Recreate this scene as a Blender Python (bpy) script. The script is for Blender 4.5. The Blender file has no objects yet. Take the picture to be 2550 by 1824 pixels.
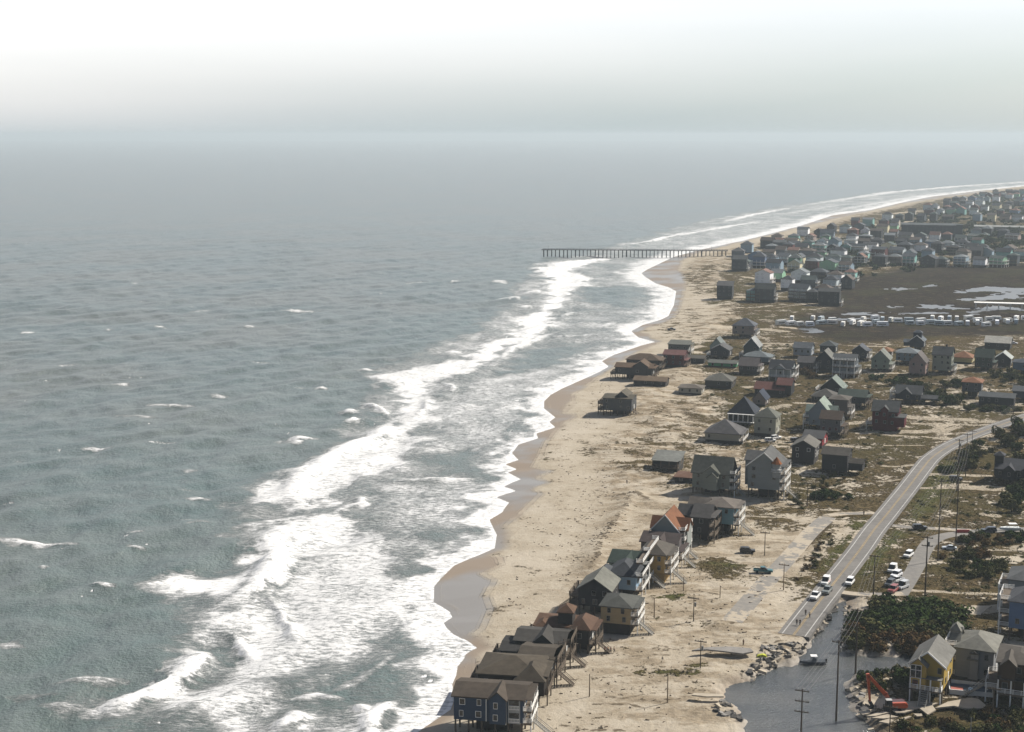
import bpy, bmesh, math, random
import numpy as np
from mathutils import Vector, Matrix, Euler

# ------------------------------------------------------------------ camera, sky, sun, exposure
SC = bpy.context.scene
COL = SC.collection
PW, PH, FPX = 2550.0, 1824.0, 3600.0        # photo size and focal length in photo pixels
HCAM = 130.0                                 # helicopter height above the sea
HORIZ = 336.0                                # photo row of the horizon
PITCH = math.atan((PH / 2 - HORIZ) / FPX)
SUN_AZ, SUN_EL = math.radians(62), math.radians(40)

cam_d = bpy.data.cameras.new('camera')
cam_d.sensor_width = 36.0
cam_d.lens = 36.0 * FPX / PW
cam_d.clip_start = 1.0
cam_d.clip_end = 90000.0
cam = bpy.data.objects.new('camera', cam_d)
COL.objects.link(cam)
cam.location = (0, 0, HCAM)
cam.rotation_euler = (math.pi / 2 - PITCH, 0, 0)
SC.camera = cam

SC.view_settings.view_transform = 'Standard'
SC.view_settings.look = 'None'
SC.view_settings.gamma = 1.0
SC.view_settings.exposure = 0.50
SC.cycles.max_bounces = 5
SC.cycles.diffuse_bounces = 2
SC.cycles.glossy_bounces = 2
SC.cycles.transmission_bounces = 2
SC.cycles.volume_bounces = 0
SC.cycles.use_denoising = True

world = bpy.data.worlds.new('World')
SC.world = world
world.use_nodes = True
wt = world.node_tree
for n in list(wt.nodes):
    wt.nodes.remove(n)
w_out = wt.nodes.new('ShaderNodeOutputWorld')
w_sky = wt.nodes.new('ShaderNodeTexSky')
w_sky.sky_type = 'NISHITA'
w_sky.sun_disc = False
w_sky.sun_elevation = SUN_EL
w_sky.sun_rotation = SUN_AZ
w_sky.air_density = 1.0
w_sky.dust_density = 2.0
w_bg = wt.nodes.new('ShaderNodeBackground')
w_bg.inputs[1].default_value = 0.043
w_wb = wt.nodes.new('ShaderNodeVectorMath'); w_wb.operation = 'MULTIPLY'; w_wb.inputs[1].default_value = (0.96, 0.96, 1.05)   # cool white balance
wt.links.new(w_sky.outputs[0], w_wb.inputs[0]); wt.links.new(w_wb.outputs[0], w_bg.inputs[0])
# thin bright haze cloud low over the sea, brighter to seaward (left), as a second sky layer
w_tc = wt.nodes.new('ShaderNodeTexCoord')
w_sep = wt.nodes.new('ShaderNodeSeparateXYZ')
wt.links.new(w_tc.outputs['Generated'], w_sep.inputs[0])
w_add = wt.nodes.new('ShaderNodeMath'); w_add.operation = 'MULTIPLY_ADD'
wt.links.new(w_sep.outputs[0], w_add.inputs[0]); w_add.inputs[1].default_value = -0.115
w_nz = wt.nodes.new('ShaderNodeTexNoise'); w_nz.inputs['Scale'].default_value = 3.0; w_nz.inputs['Detail'].default_value = 4
w_map = wt.nodes.new('ShaderNodeMapping'); w_map.inputs['Scale'].default_value = (1, 1, 9)
wt.links.new(w_tc.outputs['Generated'], w_map.inputs[0]); wt.links.new(w_map.outputs[0], w_nz.inputs['Vector'])
w_el = wt.nodes.new('ShaderNodeMath'); w_el.operation = 'MULTIPLY_ADD'
wt.links.new(w_nz.outputs[0], w_el.inputs[0]); w_el.inputs[1].default_value = 0.026
w_el2 = wt.nodes.new('ShaderNodeMath'); w_el2.operation = 'SUBTRACT'; wt.links.new(w_sep.outputs[2], w_el2.inputs[0]); w_el2.inputs[1].default_value = 0.013
wt.links.new(w_el2.outputs[0], w_el.inputs[2])
wt.links.new(w_el.outputs[0], w_add.inputs[2])
w_ramp = wt.nodes.new('ShaderNodeValToRGB')
wt.links.new(w_add.outputs[0], w_ramp.inputs[0])
cr = w_ramp.color_ramp
cr.elements[0].position = 0.0; cr.elements[0].color = (0.262, 0.325, 0.350, 1)
cr.elements[1].position = 1.0; cr.elements[1].color = (0.0, 0.0, 0.0, 1)
for p, c in ((0.031, (0.365, 0.40, 0.42, 1)), (0.0586, (0.475, 0.485, 0.495, 1)), (0.093, (0.60, 0.59, 0.585, 1)), (0.20, (0.62, 0.62, 0.62, 1)), (0.45, (0.30, 0.31, 0.33, 1)), (0.75, (0.10, 0.105, 0.11, 1))):
    e = cr.elements.new(p); e.color = c
w_bg2 = wt.nodes.new('ShaderNodeBackground')
w_mr = wt.nodes.new('ShaderNodeMapRange'); w_mr.interpolation_type = 'SMOOTHSTEP'   # the bright haze lies out over the sea ahead
wt.links.new(w_sep.outputs[1], w_mr.inputs[0])
w_mr.inputs[1].default_value = -0.2; w_mr.inputs[2].default_value = 0.75; w_mr.inputs[3].default_value = 0.12; w_mr.inputs[4].default_value = 1.0
wt.links.new(w_mr.outputs[0], w_bg2.inputs[1])
wt.links.new(w_ramp.outputs[0], w_bg2.inputs[0])
w_sum = wt.nodes.new('ShaderNodeAddShader')
wt.links.new(w_bg.outputs[0], w_sum.inputs[0]); wt.links.new(w_bg2.outputs[0], w_sum.inputs[1])
wt.links.new(w_sum.outputs[0], w_out.inputs[0])

sun_d = bpy.data.lights.new('sun', 'SUN')
sun_d.energy = 5.0
sun_d.angle = math.radians(0.5)
sun_d.color = (1.0, 0.945, 0.86)
sun = bpy.data.objects.new('sun', sun_d)
COL.objects.link(sun)
SDIR = Vector((math.sin(SUN_AZ) * math.cos(SUN_EL), math.cos(SUN_AZ) * math.cos(SUN_EL), math.sin(SUN_EL)))
sun.rotation_euler = SDIR.to_track_quat('Z', 'Y').to_euler()

# ------------------------------------------------------------------ helpers: photo pixel <-> place in the world
CP, SP = math.cos(PITCH), math.sin(PITCH)
def ray(px, py):
    dx, du = px - PW / 2, PH / 2 - py
    return dx, FPX * CP + du * SP, -FPX * SP + du * CP
def G(px, py, z=0.0):
    rx, ry, rz = ray(px, py)
    t = (z - HCAM) / rz
    return rx * t, ry * t
def Zat(px, py, Y):
    rx, ry, rz = ray(px, py)
    return HCAM + rz * Y / ry
def Gn(pts, z=0.0):
    return np.array([G(a, b, z) for a, b in pts])

def hsh(ix, iy, seed):
    n = (ix.astype(np.int64) * 374761393 + iy.astype(np.int64) * 668265263 + seed * 974634777) & 0xFFFFFFFF
    n = ((n ^ (n >> 13)) * 1274126177) & 0xFFFFFFFF
    return ((n ^ (n >> 16)) & 0xFFFF) / 65535.0
def vnoise(x, y, seed=0):
    ix, iy = np.floor(x), np.floor(y)
    fx, fy = x - ix, y - iy
    fx = fx * fx * (3 - 2 * fx); fy = fy * fy * (3 - 2 * fy)
    a = hsh(ix, iy, seed); b = hsh(ix + 1, iy, seed); c = hsh(ix, iy + 1, seed); d = hsh(ix + 1, iy + 1, seed)
    return (a * (1 - fx) + b * fx) * (1 - fy) + (c * (1 - fx) + d * fx) * fy
def fbm(x, y, seed=0, octv=4):
    s, a, t = 0.0, 1.0, 0.0
    for k in range(octv):
        s = s + a * vnoise(x * 2 ** k + 17.3 * k, y * 2 ** k - 9.1 * k, seed + k); t += a; a *= 0.5
    return s / t
def sstep(a, b, x):
    t = np.clip((x - a) / (b - a), 0, 1)
    return t * t * (3 - 2 * t)
def polydist(P, pts, closed=False):
    """distance from points P (n,2) to a polyline"""
    n = len(P); best = np.full(n, 1e18)
    Q = list(range(len(pts) - 1)) + ([-1] if closed else [])
    for i in Q:
        a, b = pts[i], pts[(i + 1) % len(pts)]
        ab = b - a; L = max(ab @ ab, 1e-9)
        t = np.clip(((P - a) @ ab) / L, 0, 1)
        dx = P[:, 0] - a[0] - t * ab[0]; dy = P[:, 1] - a[1] - t * ab[1]
        np.minimum(best, dx * dx + dy * dy, out=best)
    return np.sqrt(best)
def inside(P, pts):
    r = np.zeros(len(P), bool); x, y = P[:, 0], P[:, 1]
    j = len(pts) - 1
    for i in range(len(pts)):
        xi, yi = pts[i]; xj, yj = pts[j]
        if yi != yj:
            c = ((yi > y) != (yj > y)) & (x < (xj - xi) * (y - yi) / (yj - yi) + xi)
            r ^= c
        j = i
    return r
def near_box(P, pts, m):
    lo, hi = pts.min(0) - m, pts.max(0) + m
    return (P[:, 0] > lo[0]) & (P[:, 0] < hi[0]) & (P[:, 1] > lo[1]) & (P[:, 1] < hi[1])
def sdf(P, pts, m=40.0):
    """signed distance (inside positive) to a polygon, clipped to +-m"""
    out = np.full(len(P), -m)
    k = near_box(P, pts, m)
    if k.any():
        Q = P[k]; d = polydist(Q, pts, True); s = inside(Q, pts)
        out[k] = np.clip(np.where(s, d, -d), -m, m)
    return out
def stroke_t(P, pts, m):
    """distance to a polyline and the share of the way along it"""
    out = np.full(len(P), 1e6); tt = np.zeros(len(P))
    k = np.where(near_box(P, pts, m))[0]
    if len(k):
        Q = P[k]; best = np.full(len(k), 1e18); bt = np.zeros(len(k))
        L = np.concatenate([[0], np.cumsum(np.linalg.norm(np.diff(pts, axis=0), axis=1))])
        for i in range(len(pts) - 1):
            a = pts[i]; ab = pts[i + 1] - a; l2 = max(ab @ ab, 1e-9)
            t = np.clip(((Q - a) @ ab) / l2, 0, 1)
            d = (Q[:, 0] - a[0] - t * ab[0]) ** 2 + (Q[:, 1] - a[1] - t * ab[1]) ** 2
            u = d < best
            best[u] = d[u]; bt[u] = (L[i] + t[u] * (L[i + 1] - L[i])) / L[-1]
        out[k] = np.sqrt(best); tt[k] = bt
    return out, tt
def stroke(P, pts, m):
    out = np.full(len(P), 1e6)
    k = near_box(P, pts, m)
    if k.any():
        out[k] = polydist(P[k], pts)
    return out

# ------------------------------------------------------------------ node and material helpers
class NT:
    def __init__(s, m):
        s.t = m.node_tree
    def n(s, typ, **kw):
        nd = s.t.nodes.new(typ)
        for k, v in kw.items():
            setattr(nd, k, v)
        return nd
    def link(s, a, b):
        s.t.links.new(a, b)
    def put(s, v, sock):
        if hasattr(v, 'is_linked') or hasattr(v, 'links'):
            s.link(v, sock)
        else:
            sock.default_value = v
    def math(s, op, a, b=0.0, c=0.0, clamp=False):
        nd = s.n('ShaderNodeMath', operation=op, use_clamp=clamp)
        s.put(a, nd.inputs[0]); s.put(b, nd.inputs[1]); s.put(c, nd.inputs[2])
        return nd.outputs[0]
    def mix(s, f, a, b):
        nd = s.n('ShaderNodeMix', data_type='RGBA')
        s.put(f, nd.inputs[0])
        s.put(a if hasattr(a, 'links') else (*a[:3], 1), nd.inputs[6])
        s.put(b if hasattr(b, 'links') else (*b[:3], 1), nd.inputs[7])
        return nd.outputs[2]
    def ss(s, v, a, b, lo=0.0, hi=1.0):
        nd = s.n('ShaderNodeMapRange', interpolation_type='SMOOTHSTEP')
        s.put(v, nd.inputs[0]); s.put(a, nd.inputs[1]); s.put(b, nd.inputs[2]); s.put(lo, nd.inputs[3]); s.put(hi, nd.inputs[4])
        return nd.outputs[0]
    def noise(s, vec, scale, detail=4, rough=0.55, dist=0.0):
        nd = s.n('ShaderNodeTexNoise')
        nd.inputs['Scale'].default_value = scale; nd.inputs['Detail'].default_value = detail
        nd.inputs['Roughness'].default_value = rough; nd.inputs['Distortion'].default_value = dist
        s.put(vec, nd.inputs['Vector'])
        return nd.outputs[0]
    def pos(s):
        return s.n('ShaderNodeNewGeometry').outputs['Position']
    def mapping(s, vec, rotz=0.0, scale=(1, 1, 1)):
        nd = s.n('ShaderNodeMapping')
        nd.inputs['Rotation'].default_value = (0, 0, rotz); nd.inputs['Scale'].default_value = scale
        s.put(vec, nd.inputs['Vector'])
        return nd.outputs[0]
    def attr(s, name):
        nd = s.n('ShaderNodeAttribute', attribute_name=name)
        sp = s.n('ShaderNodeSeparateColor')
        s.link(nd.outputs['Color'], sp.inputs[0])
        return sp.outputs
    def bump(s, h, dist, strength=1.0):
        nd = s.n('ShaderNodeBump')
        nd.inputs['Strength'].default_value = strength; nd.inputs['Distance'].default_value = dist
        s.put(h, nd.inputs['Height'])
        return nd.outputs[0]

def new_mat(name):
    m = bpy.data.materials.new(name); m.use_nodes = True
    nt = NT(m); b = m.node_tree.nodes['Principled BSDF']
    return m, nt, b
MATS = {}
def mat(name, col, rough=0.7, var=0.18, scale=1.2, metal=0.0, spec=0.12, streak=None):
    if col[0] < .6 and name not in ('cloth',): col = tuple(v * .80 for v in col)
    key = (name, tuple(round(c, 3) for c in col), rough)
    if key in MATS:
        return MATS[key]
    m, nt, b = new_mat(name)
    p = nt.pos()
    if streak:
        p = nt.mapping(p, 0, streak)
    n1 = nt.noise(p, scale, 4, 0.65)
    n2 = nt.noise(p, scale * 0.17, 2, 0.5)
    f = nt.math('ADD', nt.math('MULTIPLY', n1, 1.3), nt.math('MULTIPLY', n2, 0.9))
    f = nt.math('SUBTRACT', f, 1.1)
    f = nt.math('MULTIPLY_ADD', f, var * 2.4, 1.0)
    hs = nt.n('ShaderNodeVectorMath', operation='SCALE')
    hs.inputs[0].default_value = col[:3]
    nt.link(f, hs.inputs['Scale'])
    nt.link(hs.outputs[0], b.inputs['Base Color'])
    b.inputs['Roughness'].default_value = rough
    b.inputs['Metallic'].default_value = metal
    b.inputs['Specular IOR Level'].default_value = spec
    MATS[key] = m
    return m
def glass_mat():
    if 'glass' in MATS:
        return MATS['glass']
    m, nt, b = new_mat('window_glass')
    n1 = nt.noise(nt.pos(), 0.4, 2)
    nt.link(nt.mix(nt.ss(n1, 0.4, 0.6), (0.008, 0.010, 0.012), (0.03, 0.035, 0.04)), b.inputs['Base Color'])
    b.inputs['Roughness'].default_value = 0.08
    MATS['glass'] = m
    return m

def link_mesh(name, me, parent=None):
    o = bpy.data.objects.new(name, me)
    COL.objects.link(o)
    if parent is not None:
        o.parent = parent
    return o
def bm_obj(name, bm, m, parent=None, smooth=False):
    me = bpy.data.meshes.new(name)
    bmesh.ops.recalc_face_normals(bm, faces=bm.faces)
    bm.to_mesh(me); bm.free()
    me.materials.append(m)
    if smooth:
        me.polygons.foreach_set('use_smooth', [True] * len(me.polygons))
    return link_mesh(name, me, parent)
def np_mesh(name, V, F, m, smooth=True):
    """V (n,3); F (k,4) or (k,3)"""
    me = bpy.data.meshes.new(name)
    F = np.asarray(F, np.int32); k, c = F.shape
    me.vertices.add(len(V)); me.vertices.foreach_set('co', np.asarray(V, np.float32).ravel())
    me.loops.add(k * c); me.loops.foreach_set('vertex_index', F.ravel())
    me.polygons.add(k); me.polygons.foreach_set('loop_start', np.arange(0, k * c, c, dtype=np.int32))
    me.update(calc_edges=True)
    me.polygons.foreach_set('use_smooth', np.full(k, smooth))
    me.materials.append(m)
    return me
def set_attr(me, name, R, Gc, B):
    a = me.color_attributes.new(name, 'FLOAT_COLOR', 'POINT')
    c = np.ones((len(me.vertices), 4), np.float32)
    c[:, 0] = R; c[:, 1] = Gc; c[:, 2] = B
    a.data.foreach_set('color', c.ravel())
def tag(o, label=None, cat=None, group=None, kind=None):
    if label: o['label'] = label
    if cat: o['category'] = cat
    if group: o['group'] = group
    if kind: o['kind'] = kind
    return o
def empty(name, loc, rz=0.0):
    o = bpy.data.objects.new(name, None)
    o.empty_display_size = 0.5
    COL.objects.link(o)
    o.location = loc; o.rotation_euler = (0, 0, rz)
    return o
def bx(bm, x0, x1, y0, y1, z0, z1, M=None):
    vs = [Vector(p) for p in ((x0, y0, z0), (x1, y0, z0), (x1, y1, z0), (x0, y1, z0), (x0, y0, z1), (x1, y0, z1), (x1, y1, z1), (x0, y1, z1))]
    if M is not None:
        vs = [M @ v for v in vs]
    v = [bm.verts.new(p) for p in vs]
    for f in ((3, 2, 1, 0), (4, 5, 6, 7), (0, 1, 5, 4), (1, 2, 6, 5), (2, 3, 7, 6), (3, 0, 4, 7)):
        bm.faces.new([v[i] for i in f])
def bar(bm, a, b, r, r2=None, seg=6):
    """a tapered round bar from a to b"""
    a, b = Vector(a), Vector(b); r2 = r if r2 is None else r2
    d = (b - a); L = d.length
    if L < 1e-6: return
    q = d.to_track_quat('Z', 'Y')
    ra, rb = [], []
    for i in range(seg):
        t = 2 * math.pi * i / seg
        o = q @ Vector((math.cos(t), math.sin(t), 0))
        ra.append(bm.verts.new(a + o * r)); rb.append(bm.verts.new(b + o * r2))
    for i in range(seg):
        j = (i + 1) % seg
        bm.faces.new((ra[i], ra[j], rb[j], rb[i]))
    bm.faces.new(ra[::-1]); bm.faces.new(rb)
def prism(bm, prof, axis, a, b):
    """extrude a polygon profile (list of (u, z)) along 'x' or 'y' from a to b"""
    def P(u, z, t):
        return (t, u, z) if axis == 'x' else (u, t, z)
    A = [bm.verts.new(P(u, z, a)) for u, z in prof]
    B = [bm.verts.new(P(u, z, b)) for u, z in prof]
    n = len(prof)
    bm.faces.new(A); bm.faces.new(B[::-1])
    for i in range(n):
        j = (i + 1) % n
        bm.faces.new((A[j], A[i], B[i], B[j]))

# ------------------------------------------------------------------ the coast, authored along the shore
SHORE_PX = [(700, 2150), (930, 1905), (1000, 1850), (1040, 1824), (1075, 1800), (1122, 1768), (1132, 1740), (1126, 1705), (1136, 1682), (1140, 1660), (1155, 1642),
    (1160, 1630), (1172, 1622), (1188, 1614), (1166, 1597), (1130, 1581), (1112, 1564), (1105, 1552), (1126, 1538), (1120, 1524), (1100, 1511), (1081, 1500),
    (1081, 1461), (1097, 1442), (1131, 1409), (1165, 1394), (1195, 1382), (1232, 1366), (1237, 1332), (1219, 1295), (1250, 1277), (1260, 1262), (1268, 1252),
    (1236, 1239), (1262, 1230), (1285, 1223), (1255, 1212), (1276, 1202), (1297, 1194), (1265, 1177), (1288, 1169), (1258, 1157), (1291, 1146), (1275, 1129),
    (1291, 1108), (1340, 1092), (1336, 1080), (1383, 1065), (1368, 1051), (1383, 1040), (1355, 1018), (1355, 1000), (1371, 984), (1400, 968), (1452, 945),
    (1494, 926), (1516, 913), (1499, 900), (1529, 884), (1597, 861), (1632, 852), (1590, 841), (1572, 825), (1600, 810), (1645, 797), (1665, 787), (1671, 774),
    (1678, 761), (1684, 726), (1665, 716), (1632, 706), (1607, 690), (1597, 681), (1613, 671), (1661, 648), (1676, 641), (1715, 630), (1760, 619), (1850, 600),
    (1940, 577), (2000, 561), (2073, 537), (2170, 523), (2242, 506), (2315, 491), (2436, 476), (2550, 464), (2750, 449), (3000, 436), (3600, 415)]
SHORE = Gn(SHORE_PX, 0.0)
LAND = np.vstack([SHORE, Gn([(5200, 415), (5200, 2150)], 0.0)])
WET_PX = [(800, 2150), (1060, 1850), (1100, 1800), (1150, 1760), (1195, 1690), (1195, 1640), (1170, 1586), (1201, 1566), (1213, 1540), (1221, 1520), (1209, 1490), (1232, 1449), (1202, 1431),
    (1251, 1409), (1245, 1390), (1229, 1380), (1239, 1339), (1245, 1317), (1291, 1283), (1346, 1231), (1334, 1219), (1368, 1205), (1337, 1192), (1368, 1177), (1331, 1163),
    (1347, 1135), (1362, 1098), (1386, 1068), (1417, 1046), (1432, 1034), (1403, 1029), (1420, 1017), (1432, 1006), (1403, 1024), (1429, 1000), (1424, 987), (1452, 966), (1500, 930),
    (1530, 905), (1560, 890), (1640, 856), (1625, 842), (1597, 826), (1625, 812), (1672, 797), (1690, 770), (1700, 735), (1707, 705), (1691, 674), (1697, 652), (1730, 634), (1800, 615), (2000, 565), (2242, 509), (2550, 466)]
WETP = np.vstack([Gn(WET_PX, 0.5), SHORE[::-1][5:]])

POND_PX = [(1862, 1900), (1858, 1824), (1849, 1795), (1833, 1762), (1805, 1744), (1805, 1718), (1831, 1705), (1884, 1685), (1917, 1669), (1974, 1654), (1992, 1652), (1992, 1632), (2003, 1625),
    (2020, 1603), (2022, 1581), (2034, 1568), (2051, 1544), (2069, 1503), (2090, 1496), (2116, 1492), (2119, 1521), (2115, 1552), (2099, 1589), (2107, 1626), (2152, 1636), (2220, 1633), (2276, 1626),
    (2290, 1650), (2266, 1661), (2204, 1676), (2130, 1682), (2121, 1692), (2103, 1701), (2109, 1734), (2121, 1763), (2140, 1777), (2159, 1794), (2182, 1823), (2230, 1900)]
POND = Gn(POND_PX, 0.9)
POOLS = [Gn(p, 1.1) for p in (
    [(2390, 746), (2440, 742), (2500, 728), (2550, 720), (2620, 705), (2640, 714), (2570, 728), (2520, 745), (2440, 749), (2396, 752)],
    [(2418, 717), (2470, 713), (2490, 716), (2560, 718), (2600, 722), (2540, 729), (2430, 726), (2400, 731), (2384, 728)],
    [(2288, 760), (2340, 759), (2375, 763), (2405, 770), (2370, 771), (2290, 767)],
    [(2394, 790), (2420, 780), (2445, 764), (2470, 760), (2560, 771), (2640, 773), (2640, 776), (2480, 773), (2440, 778), (2404, 789)],
    [(2218, 764), (2250, 762), (2276, 760), (2280, 762), (2250, 765), (2222, 766)],
    [(2300, 711), (2330, 709), (2328, 713), (2300, 714)],
    [(2210, 721), (2250, 716), (2262, 719), (2240, 723)],
    [(2255, 781), (2300, 779), (2360, 778), (2358, 781), (2300, 783), (2258, 784)],
    [(2105, 780), (2160, 777), (2200, 778), (2170, 783), (2110, 784)],
    [(1995, 821), (2020, 818), (2036, 826), (2020, 829), (2000, 826)],
    [(2020, 797), (2090, 793), (2160, 792), (2158, 795), (2090, 797)])]
VEG = Gn([(1820, 645), (1900, 612), (2000, 587), (2150, 537), (2230, 519), (2363, 494), (2480, 480), (2560, 468), (2900, 440), (3600, 416), (5200, 416), (5200, 1900), (2240, 1900), (2185, 1830), (2165, 1790), (2130, 1765), (2115, 1720),
    (2135, 1690), (2210, 1680), (2300, 1660), (2300, 1618), (2150, 1628), (2110, 1622), (2118, 1521), (2122, 1486), (1990, 1490), (1955, 1465), (2000, 1390), (2060, 1310), (2075, 1288), (1985, 1278), (1930, 1240), (1880, 1165), (1800, 1130),
    (1740, 1090), (1790, 1040), (1770, 1000), (1740, 960), (1720, 930), (1700, 880), (1750, 850), (1800, 820), (1815, 780), (1785, 745), (1760, 720), (1790, 680)], 1.9)
SOFTVEG = [(Gn(p, 1.9), a) for p, a in (
    ([(1520, 1170), (1560, 1100), (1650, 1040), (1760, 1000), (1820, 1100), (1760, 1200), (1680, 1230), (1600, 1180)], 0.36),
    ([(1560, 1040), (1660, 990), (1740, 970), (1760, 1000), (1690, 1060), (1600, 1080)], 0.30),
    ([(1730, 1380), (1780, 1384), (1853, 1392), (1880, 1410), (1850, 1436), (1790, 1440), (1740, 1420)], 0.72),
    ([(1700, 1410), (1760, 1400), (1800, 1430), (1730, 1442)], 0.6),
    ([(1850, 1262), (1920, 1255), (1985, 1290), (1978, 1324), (1900, 1330), (1845, 1300)], 0.6),
    ([(1772, 1330), (1830, 1325), (1890, 1336), (1840, 1345), (1780, 1342)], 0.75),
    ([(1340, 1130), (1420, 1100), (1510, 1080), (1560, 1110), (1480, 1150), (1400, 1160)], 0.2),
    ([(1950, 1470), (2000, 1400), (2055, 1330), (2080, 1300), (2120, 1300), (2080, 1380), (2010, 1470)], 0.30),
    ([(1570, 790), (1640, 770), (1740, 760), (1780, 790), (1760, 840), (1690, 850)], 0.25),
    ([(1690, 690), (1760, 650), (1800, 660), (1780, 700), (1740, 740)], 0.42))]
GREEN = [(Gn(p, 1.9), a) for p, a in (
    ([(1620, 1487), (1660, 1478), (1710, 1475), (1735, 1484), (1700, 1494), (1640, 1494)], 1.0),
    ([(1600, 1672), (1650, 1664), (1715, 1668), (1754, 1680), (1720, 1684), (1640, 1678), (1600, 1679)], 1.0),
    ([(1600, 1648), (1640, 1652), (1650, 1662), (1600, 1658)], 0.8),
    ([(1700, 1662), (1745, 1655), (1773, 1648), (1772, 1660), (1730, 1668)], 0.9),
    ([(1615, 1541), (1690, 1544), (1750, 1552), (1740, 1560), (1690, 1553), (1620, 1547)], 0.7),
    ([(1740, 1400), (1850, 1400), (1880, 1415), (1800, 1420)], 0.7),
    ([(2020, 1420), (2075, 1360), (2120, 1300), (2170, 1290), (2140, 1340), (2060, 1430)], 0.9),
    ([(2130, 1430), (2190, 1345), (2230, 1320), (2260, 1335), (2200, 1400), (2150, 1450)], 1.0),
    ([(2250, 1300), (2270, 1260), (2310, 1180), (2350, 1150), (2400, 1150), (2380, 1210), (2290, 1310)], 0.8),
    ([(2260, 1815), (2420, 1800), (2560, 1790), (2600, 1850), (2260, 1860)], 0.7))]
MARSH = Gn([(2060, 705), (2250, 668), (2600, 648), (3400, 640), (3400, 810), (2500, 838), (2350, 838), (2100, 858), (2020, 842), (1930, 800), (2060, 770)], 1.5)
SURF = np.vstack([Gn([(230, 1900), (210, 1770), (420, 1690), (500, 1640), (480, 1560), (420, 1500), (370, 1455), (545, 1390), (640, 1360), (600, 1320), (560, 1260), (620, 1220), (720, 1170), (800, 1110), (900, 1040), (960, 960), (910, 930), (1000, 880), (1150, 840), (1250, 760),
    (1300, 700), (1330, 660), (1500, 618), (1700, 560), (1900, 521), (2200, 479), (2550, 451), (3000, 428), (3600, 410)], 0.0), SHORE[::-1]])
PALE = [(Gn(p, 1.9), w) for p, w in (
    ([(2060, 1287), (2100, 1282), (2165, 1279)], 2.2), ([(2200, 1162), (2240, 1163), (2275, 1161)], 1.6), ([(2316, 1183), (2390, 1185), (2465, 1187)], 1.6),
    ([(2250, 1076), (2322, 1076), (2335, 1069), (2348, 1060)], 2.6), ([(2342, 1081), (2365, 1072), (2388, 1063)], 2.0), ([(2277, 1057), (2380, 1059), (2480, 1061)], 1.8),
    ([(2440, 1052), (2490, 1053)], 1.8), ([(2480, 1027), (2600, 1030)], 2.2), ([(2330, 1095), (2368, 1095)], 1.6), ([(2260, 1040), (2330, 1045), (2420, 1047)], 4.0),
    ([(2286, 1219), (2340, 1217), (2382, 1214)], 1.8), ([(2385, 1213), (2450, 1216), (2520, 1219)], 4.4), ([(2345, 1371), (2440, 1372), (2540, 1373)], 0.9), ([(2310, 1400), (2340, 1399)], 1.2),
    ([(2270, 1474), (2400, 1478), (2495, 1482)], 1.2), ([(2450, 1282), (2480, 1286)], 2.0), ([(2480, 1396), (2545, 1394)], 3.4), ([(2535, 1367), (2600, 1369)], 3.8),
    ([(2405, 1522), (2450, 1520), (2490, 1516)], 3.4), ([(2145, 1632), (2200, 1628), (2270, 1624)], 1.8), ([(2350, 1625), (2450, 1640), (2540, 1650)], 2.2), ([(2510, 1600), (2600, 1604)], 3.0),
    ([(1985, 1005), (2060, 1008), (2140, 1006)], 2.5), ([(1815, 1075), (1905, 1100), (1985, 1105)], 3.0), ([(2060, 1110), (2110, 1112)], 3.0), ([(2140, 1080), (2230, 1078), (2300, 1078)], 2.5), ([(2205, 1085), (2330, 1091)], 1.5),
    ([(1890, 855), (1960, 857), (2010, 858)], 2.8), ([(1880, 870), (1955, 868)], 2.2), ([(1860, 965), (1980, 958)], 3.0), ([(1950, 815), (2030, 820)], 4.0), ([(2160, 863), (2200, 864)], 2.2), ([(2070, 950), (2120, 952)], 3.0),
    ([(2170, 930), (2330, 932), (2400, 915)], 2.2), ([(2345, 996), (2440, 999)], 2.5), ([(2530, 1010), (2600, 1005)], 3.5), ([(2380, 910), (2430, 912)], 2.5), ([(2480, 916), (2520, 915)], 2.5), ([(1880, 820), (1950, 826)], 5.0),
    ([(1960, 1010), (1890, 1025)], 3.0), ([(2180, 1050), (2110, 1056), (2060, 1064)], 3.0), ([(1985, 1340), (1860, 1338)], 1.0), ([(1960, 1352), (1900, 1345), (1800, 1349)], 0.8), ([(1860, 1285), (1975, 1292)], 1.0), ([(1920, 1370), (1860, 1372)], 0.9),
    ([(1950, 1240), (1880, 1246), (1840, 1243)], 2.2), ([(1965, 1215), (2030, 1222)], 1.2), ([(1890, 1175), (1960, 1180)], 1.6), ([(2200, 1110), (2320, 1112)], 0.8), ([(2190, 1200), (2240, 1198)], 1.0), ([(2000, 1185), (2120, 1195)], 1.4),
    ([(1850, 690), (1920, 700), (2000, 690)], 4.0), ([(1840, 740), (1920, 745)], 6.0), ([(1900, 640), (2000, 650)], 4.0), ([(2150, 600), (2300, 590), (2400, 585)], 5.0), ([(2400, 560), (2600, 565)], 7.0), ([(2230, 556), (2340, 545)], 8.0),
    ([(2100, 575), (2170, 560)], 14.0), ([(2200, 535), (2300, 525)], 9.0), ([(2350, 505), (2450, 500)], 10.0), ([(1960, 610), (2060, 612)], 5.0), ([(2290, 650), (2420, 645), (2560, 655)], 5.0), ([(1700, 820), (1800, 815)], 8.0))]
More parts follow.
